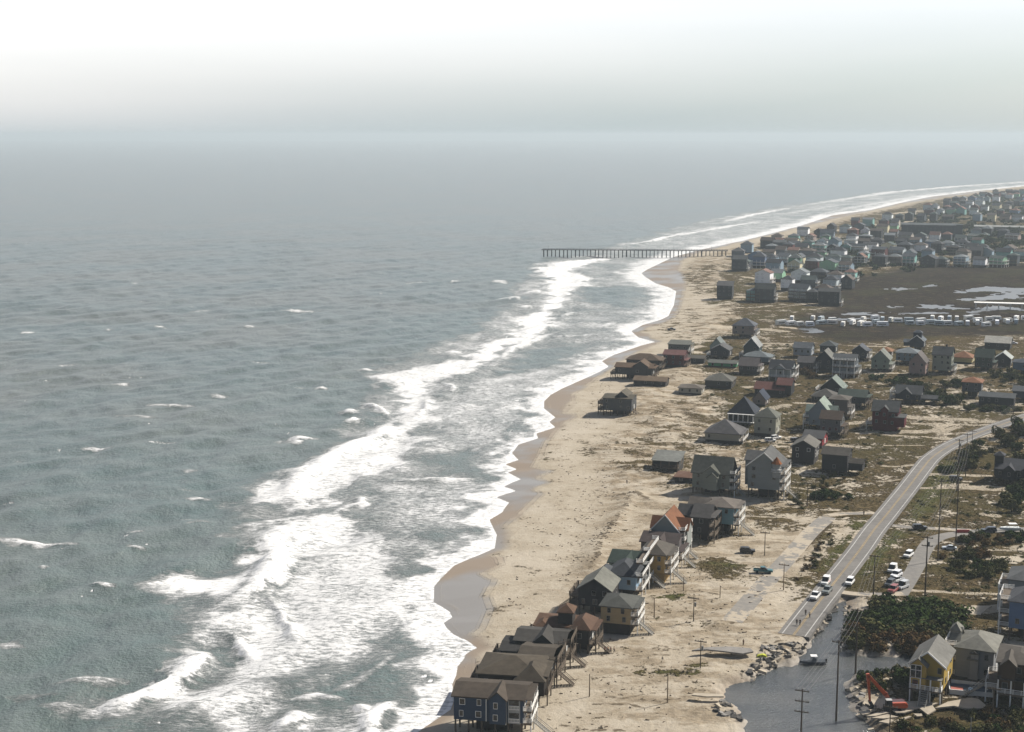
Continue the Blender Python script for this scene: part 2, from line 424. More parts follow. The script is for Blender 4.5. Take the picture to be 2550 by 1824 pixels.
DEBRIS = [(Gn(p, 1.9), w, a) for p, w, a in (
    ([(1574, 1228), (1560, 1255), (1543, 1283), (1527, 1303), (1512, 1323), (1495, 1340), (1488, 1360), (1485, 1390), (1470, 1420)], 2.6, 0.58),
    ([(1545, 1236), (1590, 1232), (1615, 1248)], 2.0, 0.7),
    ([(1520, 1080), (1510, 1120), (1505, 1180), (1490, 1210), (1470, 1260), (1450, 1300), (1448, 1348), (1440, 1400), (1425, 1440)], 9.0, 0.42),
    ([(1420, 1080), (1415, 1140), (1400, 1190), (1380, 1240), (1350, 1290), (1310, 1350), (1300, 1440), (1290, 1520), (1280, 1570)], 5.0, 0.30),
    ([(1540, 905), (1510, 950), (1480, 985), (1460, 1030), (1470, 1060)], 5.0, 0.30),
    ([(1730, 650), (1715, 680), (1740, 710), (1760, 735)], 7.0, 0.35),
    ([(1295, 1560), (1290, 1580)], 4.0, 0.4),
    ([(1822, 1556), (1850, 1520), (1900, 1482), (1940, 1430), (1985, 1385), (2030, 1345), (2068, 1305)], 1.2, 0.8),
    ([(1600, 1742), (1640, 1746), (1690, 1738)], 1.6, 0.6), ([(1480, 1750), (1560, 1752), (1600, 1760)], 1.0, 0.7), ([(1640, 1613), (1690, 1616)], 3.0, 0.6),
    ([(1690, 1470), (1740, 1474), (1790, 1482)], 0.8, 0.7), ([(1640, 1556), (1700, 1566)], 0.8, 0.5), ([(1390, 1800), (1480, 1815), (1600, 1818)], 1.4, 0.6))]
OVERWASH = Gn([(1690, 1640), (1760, 1560), (1830, 1480), (1960, 1440), (1990, 1490), (1930, 1590), (1990, 1610), (1970, 1650), (1880, 1680), (1800, 1700), (1740, 1660)], 1.9)

def smooth_line(pts, n=8):
    pts = [np.array(p, float) for p in pts]
    P = [2 * pts[0] - pts[1]] + pts + [2 * pts[-1] - pts[-2]]
    out = []
    for i in range(1, len(P) - 2):
        for k in range(n):
            t = k / n
            out.append(0.5 * ((2 * P[i]) + (-P[i - 1] + P[i + 1]) * t + (2 * P[i - 1] - 5 * P[i] + 4 * P[i + 1] - P[i + 2]) * t * t + (-P[i - 1] + 3 * P[i] - 3 * P[i + 1] + P[i + 2]) * t ** 3))
    out.append(pts[-1])
    return np.array(out)
ROADZ = 2.36
HW_PX = ((1976, 1582), (2023, 1520), (2080, 1448), (2140, 1371), (2174, 1323), (2202, 1289), (2230, 1254), (2265, 1210), (2299, 1165), (2323, 1138), (2369, 1108), (2431, 1081), (2493, 1058), (2560, 1036), (2640, 1012), (2800, 980))
SIDE = [('sand covered frontage road beside the beach houses', [(1822, 1548), (1850, 1516), (1890, 1470), (1935, 1420), (1980, 1370), (2020, 1325), (2062, 1288)], 2.9, 2.315, (0.17, 0.158, 0.138), (0.215, 0.195, 0.165), 0.08),
        ('narrow grey side road passing the parked white vehicles', [(2238, 1482), (2262, 1445), (2285, 1405), (2302, 1370), (2320, 1348), (2355, 1334), (2420, 1326), (2475, 1321), (2580, 1318)], 2.5, 2.330, (0.13, 0.122, 0.11), (0.165, 0.153, 0.133), 0.0),
        ('short access road joining the highway near the towed boat', [(2222, 1309), (2262, 1313), (2340, 1317), (2420, 1321)], 1.7, 2.322, (0.16, 0.145, 0.125), (0.20, 0.18, 0.152), 0.2),
        ('cracked cross road at the edge of the breach', [(2092, 1474), (2130, 1479), (2180, 1481), (2250, 1479)], 1.6, 2.337, (0.16, 0.145, 0.13), (0.21, 0.19, 0.16), 0.15),
        ('side street leading to the beach houses behind the frontage road', [(2062, 1283), (2110, 1280), (2180, 1278)], 1.5, 2.308, (0.17, 0.155, 0.135), (0.21, 0.19, 0.16), 0.35)]
ROADLINES = [(smooth_line([G(*q, ROADZ) for q in HW_PX], 4), 4.2)] + [(smooth_line([G(*q, z) for q in p], 4), hw) for _, p, hw, z, *r in SIDE]
for _o in (0, 7):         # wheel tracks along the beach
    DEBRIS.append((Gn([(1318 + _o, 1600), (1352 + _o, 1450), (1378 + _o * .9, 1330), (1402 + _o * .8, 1230), (1428 + _o * .75, 1130), (1446 + _o * .7, 1060), (1490 + _o * .65, 980), (1560 + _o * .6, 890)], 1.9), .4, .34))
    DEBRIS.append((Gn([(1360 + _o, 1600), (1385 + _o, 1470), (1420 + _o * .9, 1330), (1440 + _o * .8, 1230), (1455 + _o * .75, 1130), (1500 + _o * .7, 1060)], 1.9), .4, .30))
_r = random.Random(77)
for _i in range(70):      # wash lines left by the flood on the open sand
    _x, _y = _r.uniform(1260, 1960), _r.uniform(1400, 1830)
    if _x < 1420 + (1824 - _y) * .7 and _y < 1560: continue
    _l = _r.uniform(20, 90); _c = _r.uniform(-12, 12)
    DEBRIS.append((Gn([(_x - _l, _y + _c * .3), (_x - _l * .3, _y + _r.uniform(-4, 4)), (_x + _l * .3, _y + _r.uniform(-4, 4)), (_x + _l, _y + _c)], 1.9), _r.uniform(.45, 1.3), _r.uniform(.25, .62)))
def land_dist(P):
    d = np.empty(len(P))
    for i in range(0, len(P), 200000):
        Q = P[i:i + 200000]
        d[i:i + 200000] = np.where(inside(Q, LAND), 1, -1) * polydist(Q, SHORE)
    return d
def ground_z(P, d=None, want=False):
    P = np.asarray(P, float).reshape(-1, 2)
    if d is None: d = land_dist(P)
    x, y = P[:, 0], P[:, 1]
    z = np.where(d < 0, np.maximum(0.07 * d, -4.0), 2.1 * (1 - np.exp(-np.maximum(d, 0) / 26.0)))
    veg = sdf(P, VEG, 60.0)
    vegm = sstep(-14, 14, veg + (fbm(x / 14, y / 14, 5) - 0.5) * 34)
    dune = sstep(28, 45, d) * (1 - vegm) * sstep(-6, 6, -sdf(P, OVERWASH, 30))
    dune = dune * sstep(480, 560, np.hypot(x, y))
    z = z + dune * (fbm(x / 17, y / 17, 11, 4) ** 2 * 4.2 - 0.5) + sstep(30, 60, d) * (fbm(x / 4.0, y / 4.0, 31, 3) - 0.5) * 0.55
    for pts, w, a in DEBRIS[:2]:
        z = z + 0.7 * (0.4 + 1.2 * fbm(x / 6, y / 6, 19)) * np.exp(-(stroke(P, pts, 30) / (w * 1.5)) ** 2)
    marsh = sstep(-12, 12, sdf(P, MARSH, 60))
    z = z * (1 - marsh) + marsh * (1.5 + 0.3 * (fbm(x / 30, y / 30, 3) - 0.5))
    for ln, hw in ROADLINES:
        rd = stroke(P, ln, 30); f = sstep(hw + 6, hw + 1, rd); z = z * (1 - f) + 2.28 * f
    ps = sdf(P, POND, 30.0)
    z = z - sstep(-3.5, 3.0, ps + (fbm(x / 3, y / 3, 77) - 0.5) * 3) * 2.0
    pool = np.zeros(len(P))
    for p in POOLS:
        pool = np.maximum(pool, sstep(-4, 4, sdf(P, p, 40) + (fbm(x / 7, y / 7, 8) - 0.5) * 22))
    z = z - pool * 0.75
    if want: return z, d, vegm, marsh, dune
    return z
def gz(x, y):
    return float(ground_z(np.array([[x, y]]))[0])
def GG(px, py):
    """pixel -> point standing on the ground"""
    x, y = G(px, py, 1.9)
    z = gz(x, y)
    x, y = G(px, py, z)
    return x, y, z

def polar_rows(y_from, y_to, step):
    ys = np.arange(y_from, y_to, -step)
    ry = FPX * CP + (PH / 2 - ys) * SP; rz = -FPX * SP + (PH / 2 - ys) * CP
    return -HCAM * ry / rz
def grid_mesh(rows, cols):
    D, T = np.meshgrid(rows, cols, indexing='ij')
    X = D * T; Y = D
    P = np.stack([X.ravel(), Y.ravel()], 1)
    nr, nc = len(rows), len(cols)
    i = np.arange((nr - 1) * nc).reshape(nr - 1, nc)[:, :-1].ravel()
    F = np.stack([i, i + 1, i + nc + 1, i + nc], 1)
    return P, F
def compact(P, F, keep):
    F = F[keep]
    used = np.zeros(len(P), bool); used[F.ravel()] = True
    new = np.cumsum(used) - 1
    return used, new[F]

# ------------------------------------------------------------------ ground sheet
def make_ground():
    rows = np.concatenate([polar_rows(2100, 1840, 12), polar_rows(1840, 900, 2.0), polar_rows(900, 450, 1.5), polar_rows(450, 400, 4)])
    tpx = np.concatenate([np.arange(820, 1000, 12.0), np.arange(1000, 2580, 2.6), np.arange(2580, 3500, 18.0)])
    cols = (tpx - PW / 2) / FPX
    P, F = grid_mesh(rows, cols)
    d = land_dist(P)
    keep = d[F].max(1) > -45
    used, F = compact(P, F, keep)
    P = P[used]; d = d[used]
    z, d, vegm, marsh, dune = ground_z(P, d, True)
    x, y = P[:, 0], P[:, 1]
    veg = vegm.copy()
    veg = veg * (0.54 + 0.55 * (fbm(x / 40, y / 40, 91, 3) - 0.3))
    for p, a in SOFTVEG:
        veg = np.maximum(veg, a * sstep(-6, 8, sdf(P, p, 40) + (fbm(x / 8, y / 8, 13) - 0.5) * 14))
    veg = veg * (1 - 0.8 * sstep(-2, 5, sdf(P, OVERWASH, 30)) * (1 - 0))
    green = np.zeros(len(P))
    for p, a in GREEN:
        green = np.maximum(green, a * sstep(-1.5, 2.5, sdf(P, p, 25) + (fbm(x / 3, y / 3, 23) - 0.5) * 4))
    veg = np.maximum(veg, green * 0.8)
    wet = sstep(-1.5, 2.0, sdf(P, WETP, 40) + (fbm(x / 9, y / 9, 41) - 0.5) * 4)
    wet = np.maximum(wet, sstep(6, 1.0, d))
    wet = np.maximum(wet, 0.7 * sstep(-4, 1.0, sdf(P, POND, 20)))
    pale = np.zeros(len(P))
    for p, w in PALE:
        pale = np.maximum(pale, sstep(w * 1.25, w * 0.55, stroke(P, p, 40) + (fbm(x / 4, y / 4, 55) - 0.5) * w * 0.8))
    deb = np.zeros(len(P))
    for p, w, a in DEBRIS:
        deb = np.maximum(deb, a * np.exp(-(stroke(P, p, 40) / w) ** 2))
    lay = np.clip(dune + sstep(24, 40, d) * (1 - vegm) * 0.8, 0, 1)
    me = np_mesh('ground', np.column_stack([P, z]), F, ground_mat())
    set_attr(me, 'zone', veg, wet, marsh)
    set_attr(me, 'extra', pale, green, deb)
    set_attr(me, 'lay', lay, lay * 0, lay * 0)
    o = link_mesh('ground', me)
    tag(o, 'sandy barrier island with beach, dunes and brown scrub', 'ground', kind='structure')
def ground_mat():
    m, nt, b = new_mat('sand_and_scrub')
    p = nt.pos()
    R, Gc, B = nt.attr('zone')[:3]
    PA, GR, DE = nt.attr('extra')[:3]
    nf = nt.noise(p, 0.55, 6, 0.68)
    nm = nt.noise(p, 0.11, 5, 0.6)
    nb = nt.noise(p, 0.022, 3, 0.55)
    ns = nt.noise(p, 1.7, 4, 0.7)
    # sand
    sand = nt.mix(nt.ss(nm, 0.36, 0.64), (0.405, 0.355, 0.278), (0.345, 0.296, 0.224))
    sand = nt.mix(nt.math('MULTIPLY', nt.ss(nf, 0.50, 0.68), 0.5), sand, (0.28, 0.232, 0.17))
    sand = nt.mix(nt.math('MULTIPLY', nt.ss(nb, 0.5, 0.66), 0.45), sand, (0.46, 0.41, 0.335))
    LR = nt.attr('lay')[0]
    nw = nt.noise(nt.mapping(p, 0.2, (0.55, 1, 1)), 0.16, 6, 0.68)
    sand = nt.mix(nt.math('MULTIPLY', nt.math('MULTIPLY', nt.ss(nw, 0.44, 0.58), LR), 0.95), sand, nt.mix(nt.ss(nf, 0.4, 0.6), (0.165, 0.128, 0.084), (0.27, 0.218, 0.15)))
    # scrub
    veg = nt.mix(nt.ss(nm, 0.38, 0.6), (0.056, 0.042, 0.024), (0.086, 0.065, 0.032))
    veg = nt.mix(nt.ss(nf, 0.53, 0.68), veg, (0.19, 0.148, 0.09))
    veg = nt.mix(nt.ss(nf, 0.48, 0.37), veg, (0.028, 0.027, 0.015))
    veg = nt.mix(nt.math('MULTIPLY', nt.ss(nb, 0.47, 0.6), 0.55), veg, (0.066, 0.058, 0.026))
    veg = nt.mix(nt.math('MULTIPLY', GR, 0.75), veg, nt.mix(nt.ss(nf, 0.4, 0.62), (0.05, 0.062, 0.020), (0.095, 0.10, 0.035)))
    mar = nt.mix(nt.ss(nf, 0.38, 0.62), (0.017, 0.0145, 0.013), (0.040, 0.032, 0.025))
    mar = nt.mix(nt.math('MULTIPLY', nt.ss(nm, 0.54, 0.66), 0.8), mar, (0.085, 0.066, 0.042))
    mar = nt.mix(nt.math('MULTIPLY', nt.ss(nb, 0.5, 0.62), 0.6), mar, (0.045, 0.044, 0.025))
    veg = nt.mix(B, veg, mar)
    vm = nt.math('ADD', R, nt.math('MULTIPLY', nt.math('SUBTRACT', nf, 0.5), 1.9))
    vm = nt.math('ADD', vm, nt.math('MULTIPLY', nt.math('SUBTRACT', nm, 0.5), 2.0))
    vm = nt.math('MAXIMUM', nt.ss(vm, 0.36, 0.52), nt.math('MULTIPLY', B, 0.95))
    col = nt.mix(vm, sand, veg)
    col = nt.mix(nt.math('MULTIPLY', nt.ss(nt.math('ADD', PA, nt.math('MULTIPLY', nt.math('SUBTRACT', nf, 0.5), 0.8)), 0.4, 0.6), 0.92), col, nt.mix(nf, (0.34, 0.29, 0.22), (0.46, 0.40, 0.31)))
    dm = nt.ss(nt.math('ADD', nt.math('MULTIPLY', DE, 0.62), nt.math('MULTIPLY', nt.math('SUBTRACT', nf, 0.5), 1.0)), 0.30, 0.42)
    col = nt.mix(nt.math('MULTIPLY', dm, 0.85), col, nt.mix(ns, (0.03, 0.025, 0.018), (0.15, 0.115, 0.075)))
    # sparse dark wrack on the dry sand
    sp = nt.math('MULTIPLY', nt.ss(nt.noise(p, 0.9, 3, 0.5), 0.66, 0.72), nt.ss(nt.noise(p, 0.035, 3), 0.46, 0.6))
    col = nt.mix(nt.math('MULTIPLY', sp, 0.75), col, (0.09, 0.07, 0.045))
    col = nt.mix(Gc, col, nt.mix(nt.ss(nb, 0.42, 0.58), (0.205, 0.190, 0.170), (0.225, 0.175, 0.125)))
    nt.link(col, b.inputs['Base Color'])
    rg = nt.math('SUBTRACT', 0.95, nt.math('MULTIPLY', Gc, nt.ss(nb, 0.60, 0.40, 0.36, 0.60)))
    nt.link(rg, b.inputs['Roughness'])
    nt.link(nt.math('MULTIPLY', Gc, 0.28), b.inputs['Specular IOR Level'])
    h = nt.math('ADD', nt.math('MULTIPLY', nf, 0.9), nt.math('MULTIPLY', ns, 0.3))
    h = nt.math('MULTIPLY', h, nt.math('SUBTRACT', 1.0, nt.math('MULTIPLY', Gc, 0.97)))
    h = nt.math('MULTIPLY', h, nt.math('MULTIPLY_ADD', vm, 0.9, 0.5))
    nt.link(nt.bump(h, 0.8, 1.0), b.inputs['Normal'])
    return m

# ------------------------------------------------------------------ sea
FOAM_POLY = [(Gn(p, 0.0), a) for p, a in (
    ([(374, 1452), (419, 1432), (565, 1426), (542, 1384), (645, 1361), (700, 1319), (730, 1330), (700, 1397), (678, 1435), (639, 1474), (581, 1506), (532, 1532), (503, 1526), (484, 1494), (429, 1474)], 0.92),
    ([(480, 1560), (560, 1530), (700, 1440), (720, 1330), (860, 1300), (960, 1330), (1040, 1420), (1075, 1480), (1060, 1530), (985, 1590), (850, 1670), (720, 1730), (690, 1800), (640, 1830), (380, 1830), (290, 1775), (420, 1710), (500, 1650), (560, 1640)], 0.78),
    ([(640, 1230), (720, 1180), (870, 1110), (960, 1050), (990, 1000), (950, 960), (920, 935), (1000, 920), (1100, 900), (1200, 880), (1180, 930), (1100, 960), (1080, 1040), (1060, 1110), (1020, 1170), (900, 1190), (850, 1270), (700, 1290), (600, 1240)], 0.84),
    ([(560, 1330), (700, 1290), (880, 1270), (920, 1320), (900, 1345), (760, 1420), (690, 1440), (640, 1400)], 0.85),
    ([(1000, 942), (1081, 916), (1129, 897), (1194, 858), (1245, 839), (1290, 819), (1258, 790), (1307, 781), (1355, 755), (1349, 736), (1361, 723), (1355, 697), (1323, 671), (1387, 655), (1516, 642), (1532, 645), (1436, 671), (1484, 697), (1468, 716),
      (1436, 729), (1387, 781), (1403, 794), (1371, 826), (1349, 848), (1274, 868), (1252, 903), (1194, 923), (1097, 942), (1040, 1000), (980, 1010)], 0.92),
    ([(1436, 671), (1560, 660), (1620, 690), (1660, 720), (1670, 780), (1560, 830), (1480, 850), (1371, 826), (1403, 794), (1440, 729)], 0.36),
    ([(1060, 1000), (1200, 930), (1400, 880), (1480, 900), (1420, 950), (1330, 1000), (1330, 1040), (1270, 1110), (1230, 1180), (1180, 1260), (1060, 1290), (950, 1290), (880, 1240), (1030, 1170)], 0.62),
    ([(960, 1330), (1060, 1300), (1200, 1260), (1225, 1330), (1180, 1370), (1120, 1400), (1075, 1450), (1040, 1420)], 0.66),
    ([(1280, 870), (1371, 826), (1480, 850), (1600, 840), (1540, 880), (1450, 920), (1300, 900)], 0.2),
    ([(650, 1830), (690, 1790), (760, 1775), (900, 1790), (960, 1780), (940, 1830), (920, 1900), (600, 1900)], 0.70),
    ([(60, 1800), (150, 1730), (320, 1700), (300, 1760), (240, 1775), (180, 1800)], 0.30),
    ([(1050, 1590), (1120, 1590), (1150, 1620), (1130, 1680), (1115, 1740), (1060, 1790), (1020, 1840), (980, 1860), (1060, 1720), (1075, 1660)], 0.34),
    ([(1540, 618), (1617, 600), (1712, 578), (1900, 553), (2000, 540), (1900, 580), (1760, 608), (1690, 628)], 0.5))]
CLEAR_POLY = [(Gn(p, 0.0), a) for p, a in (
    ([(960, 1590), (1050, 1540), (1085, 1580), (1070, 1660), (1050, 1740), (1000, 1780), (900, 1770), (760, 1745), (740, 1720), (900, 1660)], 0.85),
    ([(1060, 1130), (1220, 1110), (1260, 1140), (1230, 1190), (1080, 1190)], 0.7),
    ([(1320, 870), (1480, 862), (1440, 905), (1280, 930), (1220, 940)], 0.75), ([(1450, 715), (1590, 712), (1640, 740), (1560, 765), (1440, 750)], 0.7),
    ([(1100, 1370), (1010, 1330), (1060, 1310), (1190, 1300), (1180, 1330)], 0.5))]
CREST = [(Gn(p, 0.0), w, a, h) for p, w, a, h in (
    ([(474, 1620), (494, 1632), (490, 1654), (452, 1683), (420, 1702), (371, 1726), (307, 1753), (239, 1772)], 4.5, 1.0, 1.6),
    ([(155, 1708), (235, 1702), (312, 1698)], 2.2, 0.7, 0.7), ([(113, 1765), (226, 1763)], 2.0, 0.5, 0.3), ([(30, 1735), (150, 1740)], 1.5, 0.4, 0.3),
    ([(720, 1318), (668, 1352), (690, 1378), (668, 1430), (640, 1470), (590, 1500), (520, 1526)], 5.5, 1.0, 1.5),
    ([(661, 1481), (690, 1510), (707, 1530), (705, 1548), (729, 1560), (727, 1588), (755, 1616)], 2.0, 0.95, 0.9),
    ([(558, 1571), (592, 1588), (602, 1616), (624, 1642), (590, 1648)], 2.4, 0.95, 1.0),
    ([(681, 1826), (726, 1799), (739, 1795), (722, 1774)], 3.0, 0.95, 1.2), ([(984, 1752), (966, 1766), (920, 1794), (926, 1826), (950, 1830)], 3.0, 0.95, 1.2), ([(884, 1761), (920, 1779)], 2.2, 0.85, 0.8),
    ([(732, 1739), (790, 1730), (848, 1739)], 1.6, 0.8, 0.6), ([(1052, 1535), (1030, 1550), (1008, 1562)], 2.2, 0.8, 0.5), ([(820, 1725), (900, 1690), (985, 1632)], 1.4, 0.6, 0.3),
    ([(739, 1268), (724, 1230), (745, 1200), (775, 1172), (823, 1142), (887, 1110), (945, 1090), (955, 1066), (986, 1040)], 5.5, 1.0, 1.4),
    ([(894, 1006), (925, 1014), (950, 1025), (972, 1038)], 2.4, 0.95, 1.2), ([(1061, 994), (1062, 1020), (1042, 1032), (968, 1033)], 2.6, 0.9, 0.8), ([(1100, 950), (1130, 968), (1128, 978)], 2.6, 0.9, 0.8),
    ([(852, 1262), (903, 1256), (897, 1238)], 2.6, 0.95, 1.0), ([(830, 1268), (868, 1276)], 2.4, 0.9, 0.8), ([(590, 1313), (694, 1301), (776, 1290)], 4.0, 0.8, 0.9), ([(984, 1201), (1080, 1199), (1129, 1197), (1178, 1194)], 2.4, 0.95, 1.0),
    ([(856, 1027), (880, 1032)], 4.2, 1.0, 1.6), ([(872, 1051), (888, 1054)], 3.6, 1.0, 1.0), ([(742, 1088), (762, 1098)], 4.6, 1.0, 1.8), ([(738, 1098), (740, 1110)], 2.6, 0.9, 0.6), ([(790, 970), (812, 967)], 3.0, 0.95, 0.8), ([(905, 921), (915, 925)], 3.2, 0.95, 0.9),
    ([(1070, 945), (1120, 936), (1190, 922)], 4.0, 0.95, 1.0), ([(1240, 905), (1275, 868), (1330, 850), (1372, 828), (1385, 826)], 4.0, 0.9, 0.9), ([(1400, 790), (1430, 780)], 4.0, 0.8, 0.6), ([(1300, 732), (1355, 727)], 5.0, 0.95, 1.0), ([(1216, 746), (1285, 742), (1290, 748)], 4.0, 0.9, 0.9),
    ([(1290, 765), (1325, 764)], 4.0, 0.95, 0.8), ([(1322, 670), (1350, 671)], 4.0, 0.9, 0.7), ([(1355, 660), (1440, 652), (1520, 643)], 5.0, 0.9, 0.8), ([(1494, 815), (1532, 803)], 3.5, 0.85, 0.5), ([(1430, 882), (1448, 888)], 3.0, 0.85, 0.5),
    ([(1110, 875), (1150, 880)], 3.4, 0.9, 0.5), ([(1360, 840), (1440, 838), (1510, 832)], 3.0, 0.8, 0.8), ([(1100, 930), (1250, 905)], 2.2, 0.8, 0.5),
    ([(1530, 614), (1617, 603), (1712, 579)], 6.0, 0.95, 0.8), ([(1712, 578), (1749, 571), (1850, 560), (1976, 545)], 5.0, 0.8, 0.6), ([(1600, 607), (1684, 587), (1788, 569), (1914, 548)], 7.0, 0.9, 0.6),
    ([(1738, 554), (1809, 552), (1872, 536), (1976, 517)], 8.0, 0.95, 0.6), ([(1976, 517), (2081, 500), (2227, 478), (2395, 464), (2550, 454), (2700, 444)], 16.0, 0.85, 0.5), ([(1830, 545), (1960, 532), (2090, 512), (2200, 500)], 12.0, 0.62, 0.4), ([(2230, 476), (2300, 474)], 10.0, 0.85, 0.4), ([(2000, 545), (2110, 520), (2300, 487), (2540, 462)], 12.0, 0.75, 0.3),
    ([(374, 1008), (480, 1010)], 2.4, 0.8, 0.5), ([(286, 1036), (390, 1038)], 2.4, 0.6, 0.3), ([(215, 1115), (285, 1119)], 2.4, 0.9, 0.6), ([(140, 915), (185, 911)], 3.0, 0.85, 0.4), ([(700, 777), (760, 775), (800, 774)], 4.0, 0.8, 0.4), ([(58, 830), (85, 827)], 3.0, 0.9, 0.4), ([(395, 815), (404, 814)], 4.0, 0.95, 0.4), ([(617, 816), (626, 814)], 4.0, 0.95, 0.4),
    ([(2, 1346), (110, 1358), (190, 1361)], 2.0, 0.85, 0.5), ([(325, 1361), (360, 1367)], 1.8, 0.8, 0.5), ([(225, 1458), (283, 1466)], 2.0, 0.9, 0.6), ([(95, 1416), (118, 1414)], 1.8, 0.8, 0.4), ([(310, 1330), (360, 1328)], 1.2, 0.6, 0.3), ([(0, 1606), (55, 1615)], 1.6, 0.7, 0.3), ([(455, 1175), (490, 1176)], 2.2, 0.7, 0.4), ([(470, 1240), (520, 1246)], 2.0, 0.8, 0.5),
    ([(1010, 705), (1075, 702)], 4.0, 0.8, 0.3), ([(1125, 702), (1140, 700)], 5.0, 0.8, 0.3), ([(530, 985), (560, 990)], 2.6, 0.8, 0.4), ([(330, 705), (345, 705)], 5.0, 0.8, 0.3), ([(280, 960), (320, 954)], 2.4, 0.75, 0.4), ([(470, 1308), (500, 1300), (520, 1302)], 1.8, 0.6, 0.4), ([(260, 823), (275, 822)], 3.0, 0.7, 0.3), ([(475, 776), (540, 772)], 4.0, 0.6, 0.3), ([(1236, 700), (1260, 706)], 5.0, 0.8, 0.4))]

def make_sea():
    rows = np.concatenate([polar_rows(2100, 1850, 12), polar_rows(1850, 1000, 2.2), polar_rows(1000, 420, 1.8), polar_rows(420, 352, 3.0), np.array([33000.0])])
    tpx = np.concatenate([np.arange(-1400, -40, 60.0), np.arange(-40, 1340, 3.2), np.arange(1340, 1720, 3.0), np.arange(1720, 2600, 8.0), np.arange(2600, 4200, 60.0)])
    cols = (tpx - PW / 2) / FPX
    P, F = grid_mesh(rows, cols)
    d = land_dist(P)
    keep = d[F].min(1) < 14
    used, F = compact(P, F, keep)
    P = P[used]; d = d[used]
    x, y = P[:, 0], P[:, 1]
    foam = np.zeros(len(P)); z = np.zeros(len(P))
    nj = (fbm(x / 9, y / 9, 63, 3) - 0.5)
    nk = (fbm(x / 2.8, y / 4.0, 83, 3) - 0.5)
    nl = (fbm(x / 30, y / 30, 67, 3) - 0.5)
    for p, a in FOAM_POLY:
        foam = np.maximum(foam, a * sstep(-7, 9, sdf(P, p, 40) + nj * 20 + nl * 16))
    foam = np.maximum(foam, (0.47 + 0.55 * nl - 0.05 * sstep(1350, 1700, y)) * sstep(-8, 10, sdf(P, SURF, 40) + nj * 22 + nl * 16))
    for p, a in CLEAR_POLY:
        foam = foam * (1 - a * sstep(-5, 8, sdf(P, p, 40) + nj * 18))
    # swash along the beach
    far = np.clip(y / 700, 0.6, 2.2)
    sw = 0.80 * sstep(-20 * far, -2, d + nj * 22 + nl * 16) + 0.25 * sstep(-55 * far, -15, d + nj * 30)
    foam = np.maximum(foam, np.where(d < 3, np.minimum(sw, 0.86), 0))
    foam = np.maximum(foam, 1.0 * np.exp(-((d + 0.6) / (0.7 + y / 900)) ** 2))
    for p, w, a, h in CREST:
        s, t = stroke_t(P, p, 60)
        tp = np.sqrt(np.clip(np.sin(np.pi * np.clip(t, 0.015, 0.985)), 0, 1))
        w2 = w * (0.35 + 0.65 * tp) * (1 + 1.8 * nj + 1.6 * nk)
        foam = np.maximum(foam, a * (0.55 + 0.45 * tp) * sstep(w2 * 2.1, w2 * 0.1, s) ** 0.8)
        z = np.maximum(z, 1.45 * h * tp * np.exp(-(s / (w * 0.9)) ** 2) * (0.9 + 0.6 * nj))
    deep = sstep(-4, -70, d)
    rs = np.random.RandomState(4)
    for k in range(14):
        L = rs.uniform(9, 42); ang = math.radians(rs.normal(-42, 26)); am = 0.0064 * L
        kx, ky = math.cos(ang) * 2 * math.pi / L, math.sin(ang) * 2 * math.pi / L
        ok = sstep(0.8, 2.4, L / np.maximum(y * y / (HCAM * FPX) * 2.2, 0.3))
        ph = x * kx + y * ky + rs.uniform(0, 6.28) + (fbm(x / 60, y / 60, 100 + k, 2) - 0.5) * 7
        z = z + am * ok * (0.25 + 0.75 * deep) * (np.sin(ph) + 0.25 * np.sin(2 * ph)) * sstep(1, -14, d)
    z = z - np.where(d > 0, 0.05 * d, 0) * 0.0
    me = np_mesh('sea', np.column_stack([P, z]), F, sea_mat())
    set_attr(me, 'foam', np.clip(foam, 0, 1), sstep(-260, -10, d), deep)
    tag(link_mesh('sea', me), 'grey green ocean with white surf', 'sea', kind='structure')
